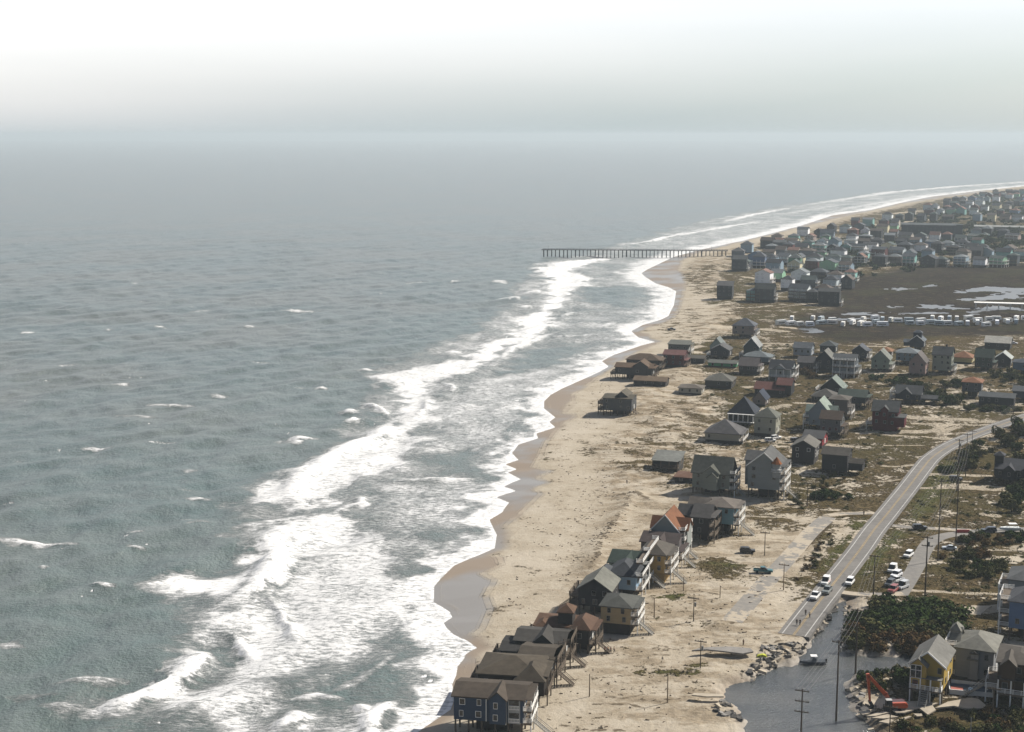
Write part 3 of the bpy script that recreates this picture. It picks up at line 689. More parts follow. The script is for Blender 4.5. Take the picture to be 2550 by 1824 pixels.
def sea_mat():
    m, nt, b = new_mat('sea_water_and_foam')
    p = nt.pos()
    Fm, SH, DP = nt.attr('foam')[:3]
    pr = nt.mapping(p, math.radians(10), (0.42, 1, 1))
    n1 = nt.noise(pr, 0.80, 8, 0.74)
    n2 = nt.noise(p, 0.055, 4, 0.6)
    n3 = nt.noise(pr, 1.9, 5, 0.7)
    nn = nt.math('ADD', nt.math('MULTIPLY', n1, 0.58), nt.math('MULTIPLY', n2, 0.24))
    nn = nt.math('ADD', nn, nt.math('MULTIPLY', n3, 0.26))      # about 0.54 +- 0.1
    th = nt.math('MULTIPLY_ADD', Fm, -0.37, 0.690)
    fm = nt.ss(nt.math('SUBTRACT', nn, th), -0.105, 0.15)
    fm = nt.math('MULTIPLY', fm, nt.ss(Fm, 0.03, 0.30))
    # scattered whitecaps out at sea
    wc = nt.noise(nt.mapping(p, math.radians(12), (0.5, 1.5, 1)), 0.075, 3, 0.5)
    wd = nt.noise(p, 0.9, 3, 0.6)
    wf = nt.math('MULTIPLY', nt.ss(wc, 0.675, 0.74), nt.ss(wd, 0.42, 0.55))
    fm = nt.math('MAXIMUM', fm, nt.math('MULTIPLY', wf, 0.8))
    big = nt.noise(p, 0.0085, 4, 0.55)
    wcol = nt.mix(nt.ss(big, 0.38, 0.62), (0.072, 0.101, 0.097), (0.094, 0.106, 0.094))
    wcol = nt.mix(nt.math('MULTIPLY', SH, 0.55), wcol, (0.085, 0.128, 0.118))
    wcol = nt.mix(nt.math('MULTIPLY', nt.ss(nt.noise(pr, 0.12, 4, 0.6), 0.40, 0.62), 0.5), wcol, (0.12, 0.140, 0.132))
    fcol = nt.mix(nt.ss(nn, 0.42, 0.66), (0.42, 0.43, 0.425), (0.66, 0.655, 0.64))
    fcol = nt.mix(nt.math('MULTIPLY', nt.ss(Fm, 0.72, 0.95), nt.ss(n1, 0.36, 0.60)), fcol, (0.80, 0.79, 0.765))
    nt.link(nt.mix(fm, wcol, fcol), b.inputs['Base Color'])
    nt.link(nt.math('MULTIPLY_ADD', fm, 0.55, 0.30), b.inputs['Roughness'])
    b.inputs['IOR'].default_value = 1.33
    b.inputs['Specular IOR Level'].default_value = 0.5
    w1 = nt.noise(nt.mapping(p, math.radians(32), (1, 0.45, 1)), 0.22, 5, 0.62)
    h = nt.math('ADD', nt.math('MULTIPLY', w1, 1.0), nt.math('MULTIPLY', nt.noise(p, 1.1, 3, 0.6), 0.28))
    h = nt.math('MULTIPLY', h, nt.math('SUBTRACT', 1.0, nt.math('MULTIPLY', fm, 0.72)))
    nt.link(nt.bump(h, 1.25, 1.0), b.inputs['Normal'])
    return m

def still_water(name, label, pts, z, ripple):
    m, nt, b = new_mat(name + '_water')
    p = nt.pos()
    n = nt.noise(nt.mapping(p, 0.3, (0.6, 1, 1)), 2.0, 5, 0.65)
    nt.link(nt.mix(nt.ss(nt.noise(p, 0.06, 3), 0.4, 0.62), (0.045, 0.052, 0.055), (0.075, 0.078, 0.074)), b.inputs['Base Color'])
    b.inputs['Roughness'].default_value = 0.16 if ripple > .2 else 0.34
    nt.link(nt.bump(n, ripple), b.inputs['Normal'])
    bm = bmesh.new()
    bm.faces.new([bm.verts.new((q[0], q[1], z)) for q in pts])
    o = bm_obj(name, bm, m)
    if o.data.polygons[0].normal.z < 0: o.data.flip_normals()
    tag(o, label, 'water', kind='structure')

make_ground()
make_sea()
_pc = POND.mean(0)
still_water('pond', 'grey flood water filling the breach in the road', [tuple(_pc + (q - _pc) * 1.05) for q in POND], 0.85, 0.32)
still_water('marsh_water', 'pale pools lying in the dark marsh', Gn([(1900, 850), (3300, 850), (3300, 640), (2060, 660), (2040, 760)], 1.1), 1.08, 0.05)

# ------------------------------------------------------------------ roads
def strip(name, line, o0, o1, z, m, thick=0.0, zs=None):
    """a band along a centre line between offsets o0..o1 (right positive)"""
    t = np.gradient(line, axis=0); t /= np.linalg.norm(t, axis=1)[:, None]
    nrm = np.stack([t[:, 1], -t[:, 0]], 1)
    A = line + nrm * o0; Bp = line + nrm * o1
    zz = (np.zeros(len(line)) if zs is None else zs) + z
    bm = bmesh.new()
    va = [bm.verts.new((a[0], a[1], h)) for a, h in zip(A, zz)]; vb = [bm.verts.new((a[0], a[1], h)) for a, h in zip(Bp, zz)]
    for i in range(len(line) - 1):
        bm.faces.new((va[i], vb[i], vb[i + 1], va[i + 1]))
    if thick:
        wa = [bm.verts.new((a[0], a[1], h - thick)) for a, h in zip(A, zz)]; wb = [bm.verts.new((a[0], a[1], h - thick)) for a, h in zip(Bp, zz)]
        for i in range(len(line) - 1):
            bm.faces.new((wa[i], va[i], va[i + 1], wa[i + 1])); bm.faces.new((vb[i], wb[i], wb[i + 1], vb[i + 1]))
        bm.faces.new((va[0], wa[0], wb[0], vb[0])); bm.faces.new((va[-1], vb[-1], wb[-1], wa[-1]))
    return bm
def asphalt_mat(name, c0, c1, sand=0.0):
    m, nt, b = new_mat(name)
    p = nt.pos()
    n = nt.noise(p, 0.5, 5, 0.65); n2 = nt.noise(p, 0.08, 4, 0.6)
    c = nt.mix(nt.ss(n, 0.36, 0.64), c0, c1)
    c = nt.mix(nt.math('MULTIPLY', nt.ss(n2, 0.5, 0.65), 0.5), c, tuple(v * 1.25 for v in c1))
    if sand > 0:
        c = nt.mix(nt.ss(nt.math('ADD', nt.math('MULTIPLY', n2, 1.0), nt.math('MULTIPLY', n, 0.5)), 0.78 - sand * 0.2, 0.84 - sand * 0.2), c, (0.36, 0.305, 0.225))
    nt.link(c, b.inputs['Base Color'])
    b.inputs['Roughness'].default_value = 0.85
    nt.link(nt.bump(n, 0.08), b.inputs['Normal'])
    return m
ASPH = asphalt_mat('highway_asphalt', (0.102, 0.095, 0.085), (0.138, 0.128, 0.114))
hw_line = smooth_line([G(*q, ROADZ) for q in HW_PX])
hw_w = 4.1
o = bm_obj('road', strip('road', hw_line, -hw_w, hw_w, ROADZ, ASPH, 1.6), ASPH)
tag(o, 'two lane coast highway, broken off at the flooded breach', 'road', kind='structure')
YEL = mat('yellow_road_paint', (0.36, 0.265, 0.13), 0.7, 0.35, 0.7)
WHI = mat('white_road_paint', (0.50, 0.49, 0.46), 0.7, 0.25, 0.7)
bm = strip('m', hw_line, -0.28, -0.08, ROADZ + 0.006, YEL)
o = bm_obj('road_marking', bm, YEL); tag(o, 'yellow centre line pair of the highway', 'road marking', kind='structure')
bm = strip('m', hw_line, 0.10, 0.30, ROADZ + 0.006, YEL)
o = bm_obj('road_marking', bm, YEL); tag(o, 'second yellow centre line of the highway', 'road marking', kind='structure')
for s, lb in ((-1, 'white edge line on the ocean side of the highway'), (1, 'white edge line on the inland side of the highway')):
    bm = strip('m', hw_line, s * 2.95 - 0.13, s * 2.95 + 0.13, ROADZ + 0.006, WHI)
    o = bm_obj('road_marking', bm, WHI); tag(o, lb, 'road marking', kind='structure')
def side_road(label, pts, hw, z, c0, c1, sand, thick=1.2):
    m = asphalt_mat('worn_asphalt', c0, c1, sand)
    ln = smooth_line([G(*q, z) for q in pts])
    o = bm_obj('side_road', strip('r', ln, -hw, hw, z, m, thick), m)
    tag(o, label, 'road', kind='structure')
for a in SIDE:
    side_road(*a, .5)

# ------------------------------------------------------------------ shared unit meshes
def unit_box(m, name='unit'):
    bm = bmesh.new(); bx(bm, -.5, .5, -.5, .5, 0, 1)
    me = bpy.data.meshes.new(name); bm.to_mesh(me); bm.free(); me.materials.append(m)
    return me
UNITS = {}
def unit_frame(m):
    """window frame 1 x 1 in the xz plane, facing -y"""
    k = ('frame', m.name)
    if k not in UNITS:
        bm = bmesh.new(); t = 0.085
        for a in ((-.5, .5, .5 - t * .8, .5), (-.5, .5, -.5, -.5 + t * .8), (-.5, -.5 + t, -.5 + t * .8, .5 - t * .8), (.5 - t, .5, -.5 + t * .8, .5 - t * .8)):
            bx(bm, a[0], a[1], -.10, 0.02, a[2], a[3])
        me = bpy.data.meshes.new('window'); bm.to_mesh(me); bm.free(); me.materials.append(m)
        UNITS[k] = me
    return UNITS[k]
def unit_pane():
    if 'pane' not in UNITS:
        bm = bmesh.new(); bx(bm, -.41, .41, -.045, 0.01, -.425, .425)
        me = bpy.data.meshes.new('pane'); bm.to_mesh(me); bm.free(); me.materials.append(glass_mat())
        UNITS['pane'] = me
    return UNITS['pane']
def unit_pile(m):
    k = ('pile', m.name)
    if k not in UNITS: UNITS[k] = unit_box(m, 'piling')
    return UNITS[k]

def sib(hexs):
    v = [int(hexs[i:i + 2], 16) / 255 for i in (0, 2, 4)]
    return tuple(x / 12.92 if x <= 0.04045 else ((x + 0.055) / 1.055) ** 2.4 for x in v)
TRIM = mat('white_trim_paint', (0.74, 0.73, 0.69), 0.6, 0.10, 0.5)
TRIMD = mat('weathered_timber', (0.16, 0.13, 0.10), 0.85, 0.25, 0.9)
STAIRM = mat('greyed_stair_paint', (0.34, 0.325, 0.29), 0.8, 0.25, 0.8)
WFRAME = mat('window_frame_paint', (0.22, 0.22, 0.21), 0.7, 0.2, 0.6)
PILEM = mat('piling_timber', (0.13, 0.105, 0.08), 0.9, 0.3, 0.8)
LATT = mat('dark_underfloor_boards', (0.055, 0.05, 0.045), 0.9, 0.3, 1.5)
def wall_m(c): return mat('house_siding', tuple(v * (.74 if c[1] < .16 else 1.0) for v in c), 0.75, 0.10, 0.8, streak=(0.4, 0.4, 4.0))
def roof_m(c): return mat('roof_shingle', tuple(v * (.72 if c[1] < .2 else .85) for v in c), 0.85, 0.34, 0.7)

def add_roof(bmr, bmw, x0, x1, y0, y1, ze, rise, kind, o=0.55, t=0.24):
    """roof solids into bmr, gable triangles into bmw"""
    w, d = x1 - x0, y1 - y0
    if kind == 'hip':
        a = [bmr.verts.new(p) for p in ((x0 - o, y0 - o, ze - .12), (x1 + o, y0 - o, ze - .12), (x1 + o, y1 + o, ze - .12), (x0 - o, y1 + o, ze - .12))]
        b = [bmr.verts.new(p) for p in ((x0 - o, y0 - o, ze + .12), (x1 + o, y0 - o, ze + .12), (x1 + o, y1 + o, ze + .12), (x0 - o, y1 + o, ze + .12))]
        zr = ze + rise
        if w > d + 0.3:
            r = [bmr.verts.new((x0 + d * .5, (y0 + y1) / 2, zr)), bmr.verts.new((x1 - d * .5, (y0 + y1) / 2, zr))]
            tops = ((b[0], b[1], r[1], r[0]), (b[1], b[2], r[1]), (b[2], b[3], r[0], r[1]), (b[3], b[0], r[0]))
        elif d > w + 0.3:
            r = [bmr.verts.new(((x0 + x1) / 2, y0 + w * .5, zr)), bmr.verts.new(((x0 + x1) / 2, y1 - w * .5, zr))]
            tops = ((b[0], b[1], r[0]), (b[1], b[2], r[1], r[0]), (b[2], b[3], r[1]), (b[3], b[0], r[0], r[1]))
        else:
            r = [bmr.verts.new(((x0 + x1) / 2, (y0 + y1) / 2, zr))]
            tops = tuple((b[i], b[(i + 1) % 4], r[0]) for i in range(4))
        for f in tops: bmr.faces.new(f)
        bmr.faces.new(a[::-1])
        for i in range(4):
            j = (i + 1) % 4
            bmr.faces.new((a[i], a[j], b[j], b[i]))
    elif kind in ('gx', 'gy'):
        if kind == 'gx': u0, u1, a, b, ax = y0, y1, x0, x1, 'x'
        else: u0, u1, a, b, ax = x0, x1, y0, y1, 'y'
        h = (u1 - u0) / 2; uc = (u0 + u1) / 2; s = rise / h
        prof = [(uc - h - o, ze - s * o), (uc - h - o, ze - s * o + t), (uc, ze + rise + t), (uc + h + o, ze - s * o + t), (uc + h + o, ze - s * o), (uc, ze + rise)]
        prism(bmr, prof, ax, a - o, b + o)
        prism(bmw, [(u0, ze - .02), (u1, ze - .02), (uc, ze + rise - .01)], ax, a + .003, b - .003)
    elif kind == 'flat':
        bx(bmr, x0 - .35, x1 + .35, y0 - .35, y1 + .35, ze, ze + .3)
    elif kind == 'shed':     # low at the front
        prof = [(y0 - o, ze - .2), (y0 - o, ze + .05), (y1 + o, ze + rise + .05), (y1 + o, ze + rise - .2)]
        prism(bmr, prof, 'x', x0 - o, x1 + o)
        prism(bmw, [(y0, ze - .02), (y1, ze - .02), (y1, ze + rise - .25)], 'x', x0 + .003, x1 - .003)

HOUSES = []
def house(label, x0, x1, yb, ye, yr, kind, wall, roof, d=11.0, pile=2.6, delta=7.0, wings=(), deckR=0, deckF=0, deckL=0, stairs=None, win=None, near=True, trim=True,
          lower='open', chim=False, name='beach_house', cat='house', group=None, porch=False, rakes=False, winR=True, panes=True, lab_roof=None, whitewin=False, deckc=None, doors=True):
    rnd = random.Random(int(x0 * 13 + yb * 7))
    xc = (x0 + x1) / 2
    cx_, cy_, zb = GG(xc, yb)
    th = math.atan2(cx_, cy_); psi = th + math.radians(delta + (3.5 if near else 0))
    rng = math.hypot(cx_, cy_)
    fwd = cy_ * CP + (HCAM - zb) * SP
    w = (x1 - x0) / FPX * fwd / max(math.cos(psi - 0.5 * th), .6)
    He = Zat(xc, ye, cy_) - zb
    yoff = 0.0 if kind in ('gy',) else (d if kind == 'shed' else d * 0.5)
    if kind == 'hip' and d > w: yoff = w * .5
    Hr = Zat(xc, yr, cy_ + yoff) - zb
    rise = max(Hr - He, 0.5)
    if kind in ('gx', 'gy', 'hip'):
        lim = (w if kind == 'gy' else min(d, w) if kind == 'hip' else d) * .5 * 1.15
        rise = min(rise, lim)
    pile = min(pile, max(He - 2.6, 0.5))
    root = empty(name, (cx_, cy_, zb), -psi)
    tag(root, label, cat, group)
    HOUSES.append((cx_, cy_, max(w, d) * .62))
    wm, rm = wall_m(wall), roof_m(roof)
    tm = TRIM if trim else TRIMD
    dm = TRIM if (deckc is None and trim) else (deckc or TRIMD)
    bmw, bmr = bmesh.new(), bmesh.new()
    L, R = -w / 2, w / 2
    bx(bmw, L, R, 0, d, pile, He)
    add_roof(bmr, bmw, L, R, 0, d, He, rise, kind)
    blocks = []
    for (fx0, fx1, wy0, wy1, ez, rk, rr) in wings:   # wing: fractions across the front, metres in depth, eave metres relative to the main eave
        a, b = L + fx0 * w, L + fx1 * w
        bx(bmw, a, b, wy0, wy1, pile + .02, He + ez)
        if rk == 'gy': rr = min(rr, .36 * (b - a) + .3)
        add_roof(bmr, bmw, a, b, wy0, wy1, He + ez, rr, rk, o=0.4)
        blocks.append((a, b, wy0, wy1, He + ez))
    bm_obj('wall', bmw, wm, root)
    ro = bm_obj('roof', bmr, rm, root)
    if lab_roof: ro['label'] = lab_roof
    if rakes and kind == 'gy':
        bmk = bmesh.new(); h = w / 2; s = rise / h; o = .62
        prism(bmk, [(-h - o, He - s * o - .12), (-h - o, He - s * o + .3), (0, He + rise + .3), (h + o, He - s * o + .3), (h + o, He - s * o - .12), (0, He + rise - .12)], 'y', -.72, -.56)
        bm_obj('rake_board', bmk, tm, root)
    # windows
    sh = 2.9
    ns = max(1, int(round((He - pile) / sh)))
    sh = (He - pile) / ns
    fr, pn = unit_frame(TRIM if whitewin else WFRAME), unit_pane()
    def window(x, y, z, ww, wh, rz):
        q = link_mesh('window', fr, root); q.location = (x, y, z); q.rotation_euler = (0, 0, rz); q.scale = (ww, 1, wh)
        if panes:
            g = link_mesh('pane', pn, q)
        return q
    nc = win if win is not None else max(2, int(w / 3.4))
    for lv in range(ns):
        z = pile + sh * (lv + .55)
        for i in range(nc):
            x = L + w * (i + .5) / nc + rnd.uniform(-.3, .3)
            if rnd.random() < 0.14: continue
            y = -0.0
            for (a, b, y0_, y1_, e_) in blocks:
                if a - .6 < x < b + .6: y = min(y, y0_) if a + .6 < x < b - .6 else 99
            if y == 99 or (deckF and lv < deckF and rnd.random() < .3): continue
            window(x, y, z, rnd.choice((0.95, 1.05, 1.3)) if near else 1.3, 1.45, 0)
        if winR:
            for i in range(2):
                window(R, d * (i + .5) / 2 + rnd.uniform(-.5, .5), z, 1.1 if not deckR else 1.8, 1.45 if not deckR else 1.9, math.pi / 2)
    if near and doors:
        bmd = bmesh.new(); bx(bmd, R - .02, R + .06, d * .5 - .5, d * .5 + .5, pile + .25, pile + 2.35)
        bm_obj('door', bmd, tm, root)
    # under the floor
    if pile > 1.5:
        npx = max(3, min(6, int(w / 3) + 1)); npy = 3 if near else 2
        pm = unit_pile(PILEM)
        if lower == 'open':
            for i in range(npx):
                for j in range(npy):
                    q = link_mesh('piling', pm, root); q.location = (L + .3 + (w - .6) * i / (npx - 1), .3 + (d - .6) * j / (npy - 1), -1.0); q.scale = (.34, .34, pile + .98)
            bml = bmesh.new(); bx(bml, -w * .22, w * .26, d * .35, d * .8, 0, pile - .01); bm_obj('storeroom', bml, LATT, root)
        else:
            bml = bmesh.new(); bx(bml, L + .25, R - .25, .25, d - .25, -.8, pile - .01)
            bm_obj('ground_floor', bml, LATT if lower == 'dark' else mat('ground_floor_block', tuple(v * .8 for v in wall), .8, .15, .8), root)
    else:
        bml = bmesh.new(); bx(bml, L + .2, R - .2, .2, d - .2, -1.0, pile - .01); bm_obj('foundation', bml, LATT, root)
    # decks with railings
    def deck(xa, xb, ya, yb_, z, open_sides, posts):
        bmk = bmesh.new(); bx(bmk, xa, xb, ya, yb_, z - .22, z)
        bx(bmk, xa + .1, xb - .1, ya + .1, yb_ - .1, z - .45, z - .23)
        dk = bm_obj('deck', bmk, TRIMD, root)
        bmk = bmesh.new()
        for sd in open_sides:
            if sd == 'R': e = ((xb - .06, ya + .06), (xb - .06, yb_ - .06))
            elif sd == 'L': e = ((xa + .06, ya + .06), (xa + .06, yb_ - .06))
            elif sd == 'F': e = ((xa + .06, ya + .06), (xb - .06, ya + .06))
            else: e = ((xa + .06, yb_ - .06), (xb - .06, yb_ - .06))
            (ax_, ay_), (bx2, by2) = e
            for zz, hh in ((.95, .12), (.62, .07), (.36, .07), (.12, .07)):
                bx(bmk, min(ax_, bx2) - .05, max(ax_, bx2) + .05, min(ay_, by2) - .05, max(ay_, by2) + .05, z + zz, z + zz + hh)
            n = max(2, int(math.hypot(bx2 - ax_, by2 - ay_) / 1.6) + 1)
            for i in range(n):
                t = i / (n - 1); px_, py_ = ax_ + (bx2 - ax_) * t, ay_ + (by2 - ay_) * t
                bx(bmk, px_ - .08, px_ + .08, py_ - .08, py_ + .08, z + .005, z + 1.15)
        bm_obj('railing', bmk, dm, dk)
        if posts:
            for (px_, py_) in posts:
                q = link_mesh('deck_post', unit_pile(dm), root); q.location = (px_, py_, -.8); q.scale = (.28, .28, posts[(px_, py_)] + .8)
    if deckR:
        dw = 1.9
        tops = {}
        top = pile + sh * min(deckR, ns) - .1
        for yy in (.5, d * .5, d - .5): tops[(R + dw - .25, yy)] = top
        for lv in range(deckR):
            deck(R + .01, R + dw, .3 if not near else .0, d - .3, pile + sh * lv + .1, 'RFB', tops if lv == 0 else None)
        if near:
            bmk = bmesh.new(); bx(bmk, R + .02, R + dw, .0, d - .3, top + .02, top + .2); bm_obj('porch_roof', bmk, rm, root)
    if deckF:
        tops = {}
        for i in range(4): tops[(L + .3 + (w - .6) * i / 3, -2.0)] = pile + sh * min(deckF, ns) - .1
        for lv in range(deckF):
            deck(L + .1, R - .1, -2.2, -.01, pile + sh * lv + .1, 'FLR', tops if lv == 0 else None)
        if near:
            bmk = bmesh.new(); bx(bmk, L + .1, R - .1, -2.2, -.12, pile + sh * min(deckF, ns) - .09, pile + sh * min(deckF, ns) + .1); bm_obj('porch_roof', bmk, rm, root)
    if deckL:
        tops = {}
        for yy in (.5, d * .5, d - .5): tops[(L - 2.4, yy)] = pile + sh * (deckL - 1) + 1.1
        for lv in range(deckL):
            deck(L - 2.7, L - .01, .5, d - .5, pile + sh * lv + .1, 'LFB', tops if lv == 0 else None)
    if stairs:
        # a straight flight running out to the right (R) or left (L) or front (F)
        sx = {'R': R + (1.9 if deckR else 0), 'L': L - (2.7 if deckL else 0), 'F': 0}[stairs[0]]
        sy = d * .25 if stairs[0] != 'F' else -(2.2 if deckF else 0)
        top = pile + .1; run = top * 1.25; n = 10
        bmk = bmesh.new()
        for i in range(n):
            a0, a1 = run * i / n, run * (i + 1) / n; z1 = top * (1 - (i + .5) / n)
            if stairs[0] == 'R': bx(bmk, sx + a0, sx + a1, sy - .8, sy + .8, z1 - .16, z1)
            elif stairs[0] == 'L': bx(bmk, sx - a1, sx - a0, sy - .8, sy + .8, z1 - .16, z1)
            else: bx(bmk, -.8, .8, sy - a1, sy - a0, z1 - .16, z1)
        for s in (-.85, .85):
            for dz, r in ((-.12, .13), (.95, .07), (.5, .045)):
                if stairs[0] == 'F': bar(bmk, (s, sy, top + dz), (s, sy - run, dz), r, seg=4)
                else:
                    sg = 1 if stairs[0] == 'R' else -1
                    bar(bmk, (sx, sy + s, top + dz), (sx + sg * run, sy + s, dz), r, seg=4)
        bm_obj('stairs', bmk, STAIRM if dm is TRIM else dm, root)
    if chim:
        bmk = bmesh.new(); bx(bmk, w * .1, w * .1 + .9, d * .55, d * .55 + .9, He, He + rise + 1.1); bx(bmk, w * .1 - .1, w * .1 + 1.0, d * .55 - .1, d * .55 + 1.0, He + rise + 1.1, He + rise + 1.3)
        bm_obj('chimney', bmk, LATT, ro)
    if porch:
        for i in range(6):
            q = link_mesh('porch_post', unit_pile(TRIM), root); q.location = (L + .2 + (w - .4) * i / 5, -1.4, pile); q.scale = (.3, .3, He - pile - .35)
        bmk = bmesh.new(); bx(bmk, L - .3, R + .3, -1.7, -.01, He - .34, He - .1); bx(bmk, L - .1, R + .1, -1.7, -.01, pile - .2, pile); bm_obj('porch', bmk, TRIM, root)
    return root, w, d, pile, He, rise, psi

# ------------------------------------------------------------------ the houses, near to far
BR = (0.105, 0.085, 0.066); GRY = (0.13, 0.13, 0.125); DGY = (0.065, 0.067, 0.068); CHAR = (0.045, 0.047, 0.052); DKB = (0.05, 0.042, 0.036); GRN = (0.045, 0.066, 0.055)
TAN = (0.40, 0.31, 0.18); RUST = (0.21, 0.095, 0.052); SLATE = (0.10, 0.115, 0.135); WSL = (0.13, 0.15, 0.17)
NAVY = (0.075, 0.108, 0.165); LBLUE = (0.28, 0.40, 0.52); TURQ = (0.16, 0.29, 0.34); SAGE = (0.27, 0.30, 0.24); PGRN = (0.33, 0.42, 0.33); WHITE = (0.66, 0.66, 0.62); CREAM = (0.55, 0.50, 0.38)
ROWG = 'houses standing along the beach front'
H = house
H('navy blue beach house with brown roof and white stacked porches at the surf edge', 1130, 1302, 1834, 1738, 1703, 'gx', NAVY, BR, 10, 3.4, 7, wings=((.53, .76, -1.3, 5.2, .25, 'gy', 2.5),), deckR=2, stairs=('R',), win=4, group=ROWG, rakes=False, whitewin=True)
H('dark house under a wide brown hip roof behind the navy blue house', 1190, 1344, 1757, 1681, 1632, 'hip', DKB, (0.115, 0.095, 0.07), 13, 3.2, 6, wings=((.62, 1.08, -1.5, 8, -.6, 'hip', 2.6),), deckR=1, deckL=1, trim=False, group=ROWG)
H('black walled house with steep brown gable and white corner boards', 1290, 1368, 1712, 1644, 1612, 'gx', CHAR, (0.105, 0.088, 0.068), 11, 3.0, 9, deckR=2, stairs=('R',), deckc=TRIMD, group=ROWG, win=2)
H('small dark house with black pitched roof nearest the wet beach', 1247, 1300, 1678, 1622, 1600, 'gx', CHAR, (0.05, 0.048, 0.045), 10, 2.8, 6, trim=False, group=ROWG, win=2, deckL=1)
H('charcoal house with twin grey gables and white gutter trim', 1283, 1402, 1664, 1599, 1571, 'gx', DGY, (0.085, 0.08, 0.072), 10, 2.8, 7, wings=((.40, .78, -1.2, 6, .3, 'gy', 2.4),), deckR=2, stairs=('R',), deckc=TRIMD, group=ROWG)
H('brown hip roofed house with a square lookout tower on the beach', 1332, 1425, 1622, 1560, 1534, 'hip', (0.07, 0.062, 0.055), (0.16, 0.095, 0.06), 9, 2.6, 6, wings=((.60, .98, 1, 6, 3.4, 'hip', 1.7), (.05, .35, -1.2, 4, .1, 'hip', 1.2)), trim=False, group=ROWG, chim=True, deckL=1)
H('tall dark sided house under a rust brown hip roof with timber stairs', 1422, 1466, 1628, 1568, 1539, 'hip', (0.05, 0.048, 0.05), (0.15, 0.09, 0.06), 9, 2.6, 9, wings=((-.42, .0, 1, 7, -2.0, 'hip', 2.2),), deckR=1, stairs=('R',), deckc=TRIMD, group=ROWG, win=1)
H('tan house with two rows of small windows and grey hip roof', 1496, 1570, 1581, 1512, 1482, 'hip', TAN, (0.115, 0.118, 0.105), 10, 3.0, 8, lower='dark', deckR=2, stairs=('R',), group=ROWG, win=2)
H('charcoal gabled house with dark seaward decks beside the tan house', 1440, 1519, 1536, 1468, 1442, 'gy', (0.055, 0.055, 0.058), (0.20, 0.20, 0.17), 11, 2.8, 9, trim=False, deckL=2, group=ROWG, win=3, stairs=('L',))
H('pale blue house with slate hip roof and white porches', 1512, 1582, 1494, 1434, 1398, 'hip', LBLUE, (0.085, 0.092, 0.10), 12, 3.0, 8, wings=((-.28, .06, -.8, 5, .4, 'hip', 1.8),), deckR=3, group=ROWG, win=2)
H('long green roofed house with three tiers of white balconies', 1516, 1600, 1464, 1404, 1372, 'gx', SAGE, GRN, 13, 3.0, 9, wings=((.34, .70, -1.2, 7, .3, 'gy', 3.0),), deckR=3, stairs=('R',), group=ROWG)
H('yellow ochre house with grey brown hip roof and external stair', 1592, 1654, 1452, 1381, 1351, 'hip', (0.44, 0.30, 0.12), (0.135, 0.12, 0.10), 11, 3.2, 9, lower='block', deckR=2, stairs=('R',), group=ROWG, win=2)
H('house with plum brown roof between the ochre house and orange roof', 1596, 1682, 1412, 1352, 1326, 'gx', (0.17, 0.15, 0.15), (0.095, 0.075, 0.07), 11, 2.8, 9, wings=((.40, .7, -1.0, 6, .2, 'gy', 2.0),), deckR=1, stairs=('R',), group=ROWG)
H('grey gabled house with bright orange roof and white spiral decks', 1622, 1688, 1392, 1320, 1283, 'gy', (0.30, 0.32, 0.30), (0.27, 0.12, 0.06), 12, 2.8, 9, wings=((-.1, 1.25, 3.0, 9.5, -.3, 'gx', 2.8),), deckR=3, stairs=('R',), group=ROWG, win=2, rakes=True)
H('tall near black house with grey roof beside the turquoise house', 1722, 1764, 1352, 1288, 1256, 'gx', (0.05, 0.046, 0.048), (0.11, 0.105, 0.10), 11, 2.6, 9, wings=((-.9, .1, 2, 9, -.2, 'gx', 2.5),), trim=False, deckR=2, group=ROWG, win=1)
H('turquoise house with brown grey hip roof raised on dark pilings', 1752, 1824, 1331, 1263, 1239, 'hip', TURQ, (0.19, 0.165, 0.14), 11, 3.6, 8, wings=((-.55, .1, 1.5, 8, -.4, 'gx', 1.8),), deckR=2, stairs=('R',), group=ROWG, win=2)
H('grey green cottage of several steep gables with white decks', 1724, 1815, 1234, 1178, 1137, 'gx', (0.22, 0.235, 0.20), (0.145, 0.15, 0.125), 11, 2.6, 8, wings=((.30, .72, -1.6, 6, .2, 'gy', 3.0), (.45, .7, -3.0, 0, -1.0, 'gy', 1.6)), deckR=3, stairs=('R',), group=ROWG, win=3)
H('low cottage with faded terracotta hip roof half buried in sand', 1680, 1738, 1203, 1190, 1174, 'hip', (0.06, 0.055, 0.05), (0.22, 0.125, 0.085), 9, .8, 8, trim=False, group='cottages on the dunes')
H('weathered grey house standing alone on the dune with slanting pale roof', 1626, 1690, 1171, 1146, 1122, 'shed', (0.10, 0.10, 0.095), (0.20, 0.205, 0.185), 11, 2.4, 7, trim=False, deckF=1, deckc=TRIMD, group='cottages on the dunes')
H('tall grey house with orange capped corner turret and white stairs', 1862, 1938, 1242, 1160, 1128, 'gy', (0.23, 0.25, 0.245), (0.15, 0.15, 0.145), 13, 3.4, 7, wings=((-.18, .5, 5, 14, .5, 'gx', 2.6),), deckR=3, stairs=('R',), group=ROWG, win=3, rakes=True)
H('dark shingled house with broad pale roof facing the dunes', 1756, 1838, 1104, 1080, 1043, 'hip', (0.34, 0.32, 0.26), (0.145, 0.14, 0.14), 14, 1.2, 7, deckR=1, group='houses between dunes and road')
H('beige tall house with steep green grey hip roof', 1878, 1930, 1088, 1040, 1014, 'hip', (0.34, 0.335, 0.27), (0.17, 0.175, 0.145), 10, 1.4, 8, deckR=0, group='houses between dunes and road', win=2)
H('dark house patched with blue tarpaulin and white columned porch', 1814, 1876, 1063, 1030, 986, 'hip', (0.035, 0.037, 0.042), (0.05, 0.058, 0.075), 13, 2.4, 7, porch=True, group='houses between dunes and road', win=3)
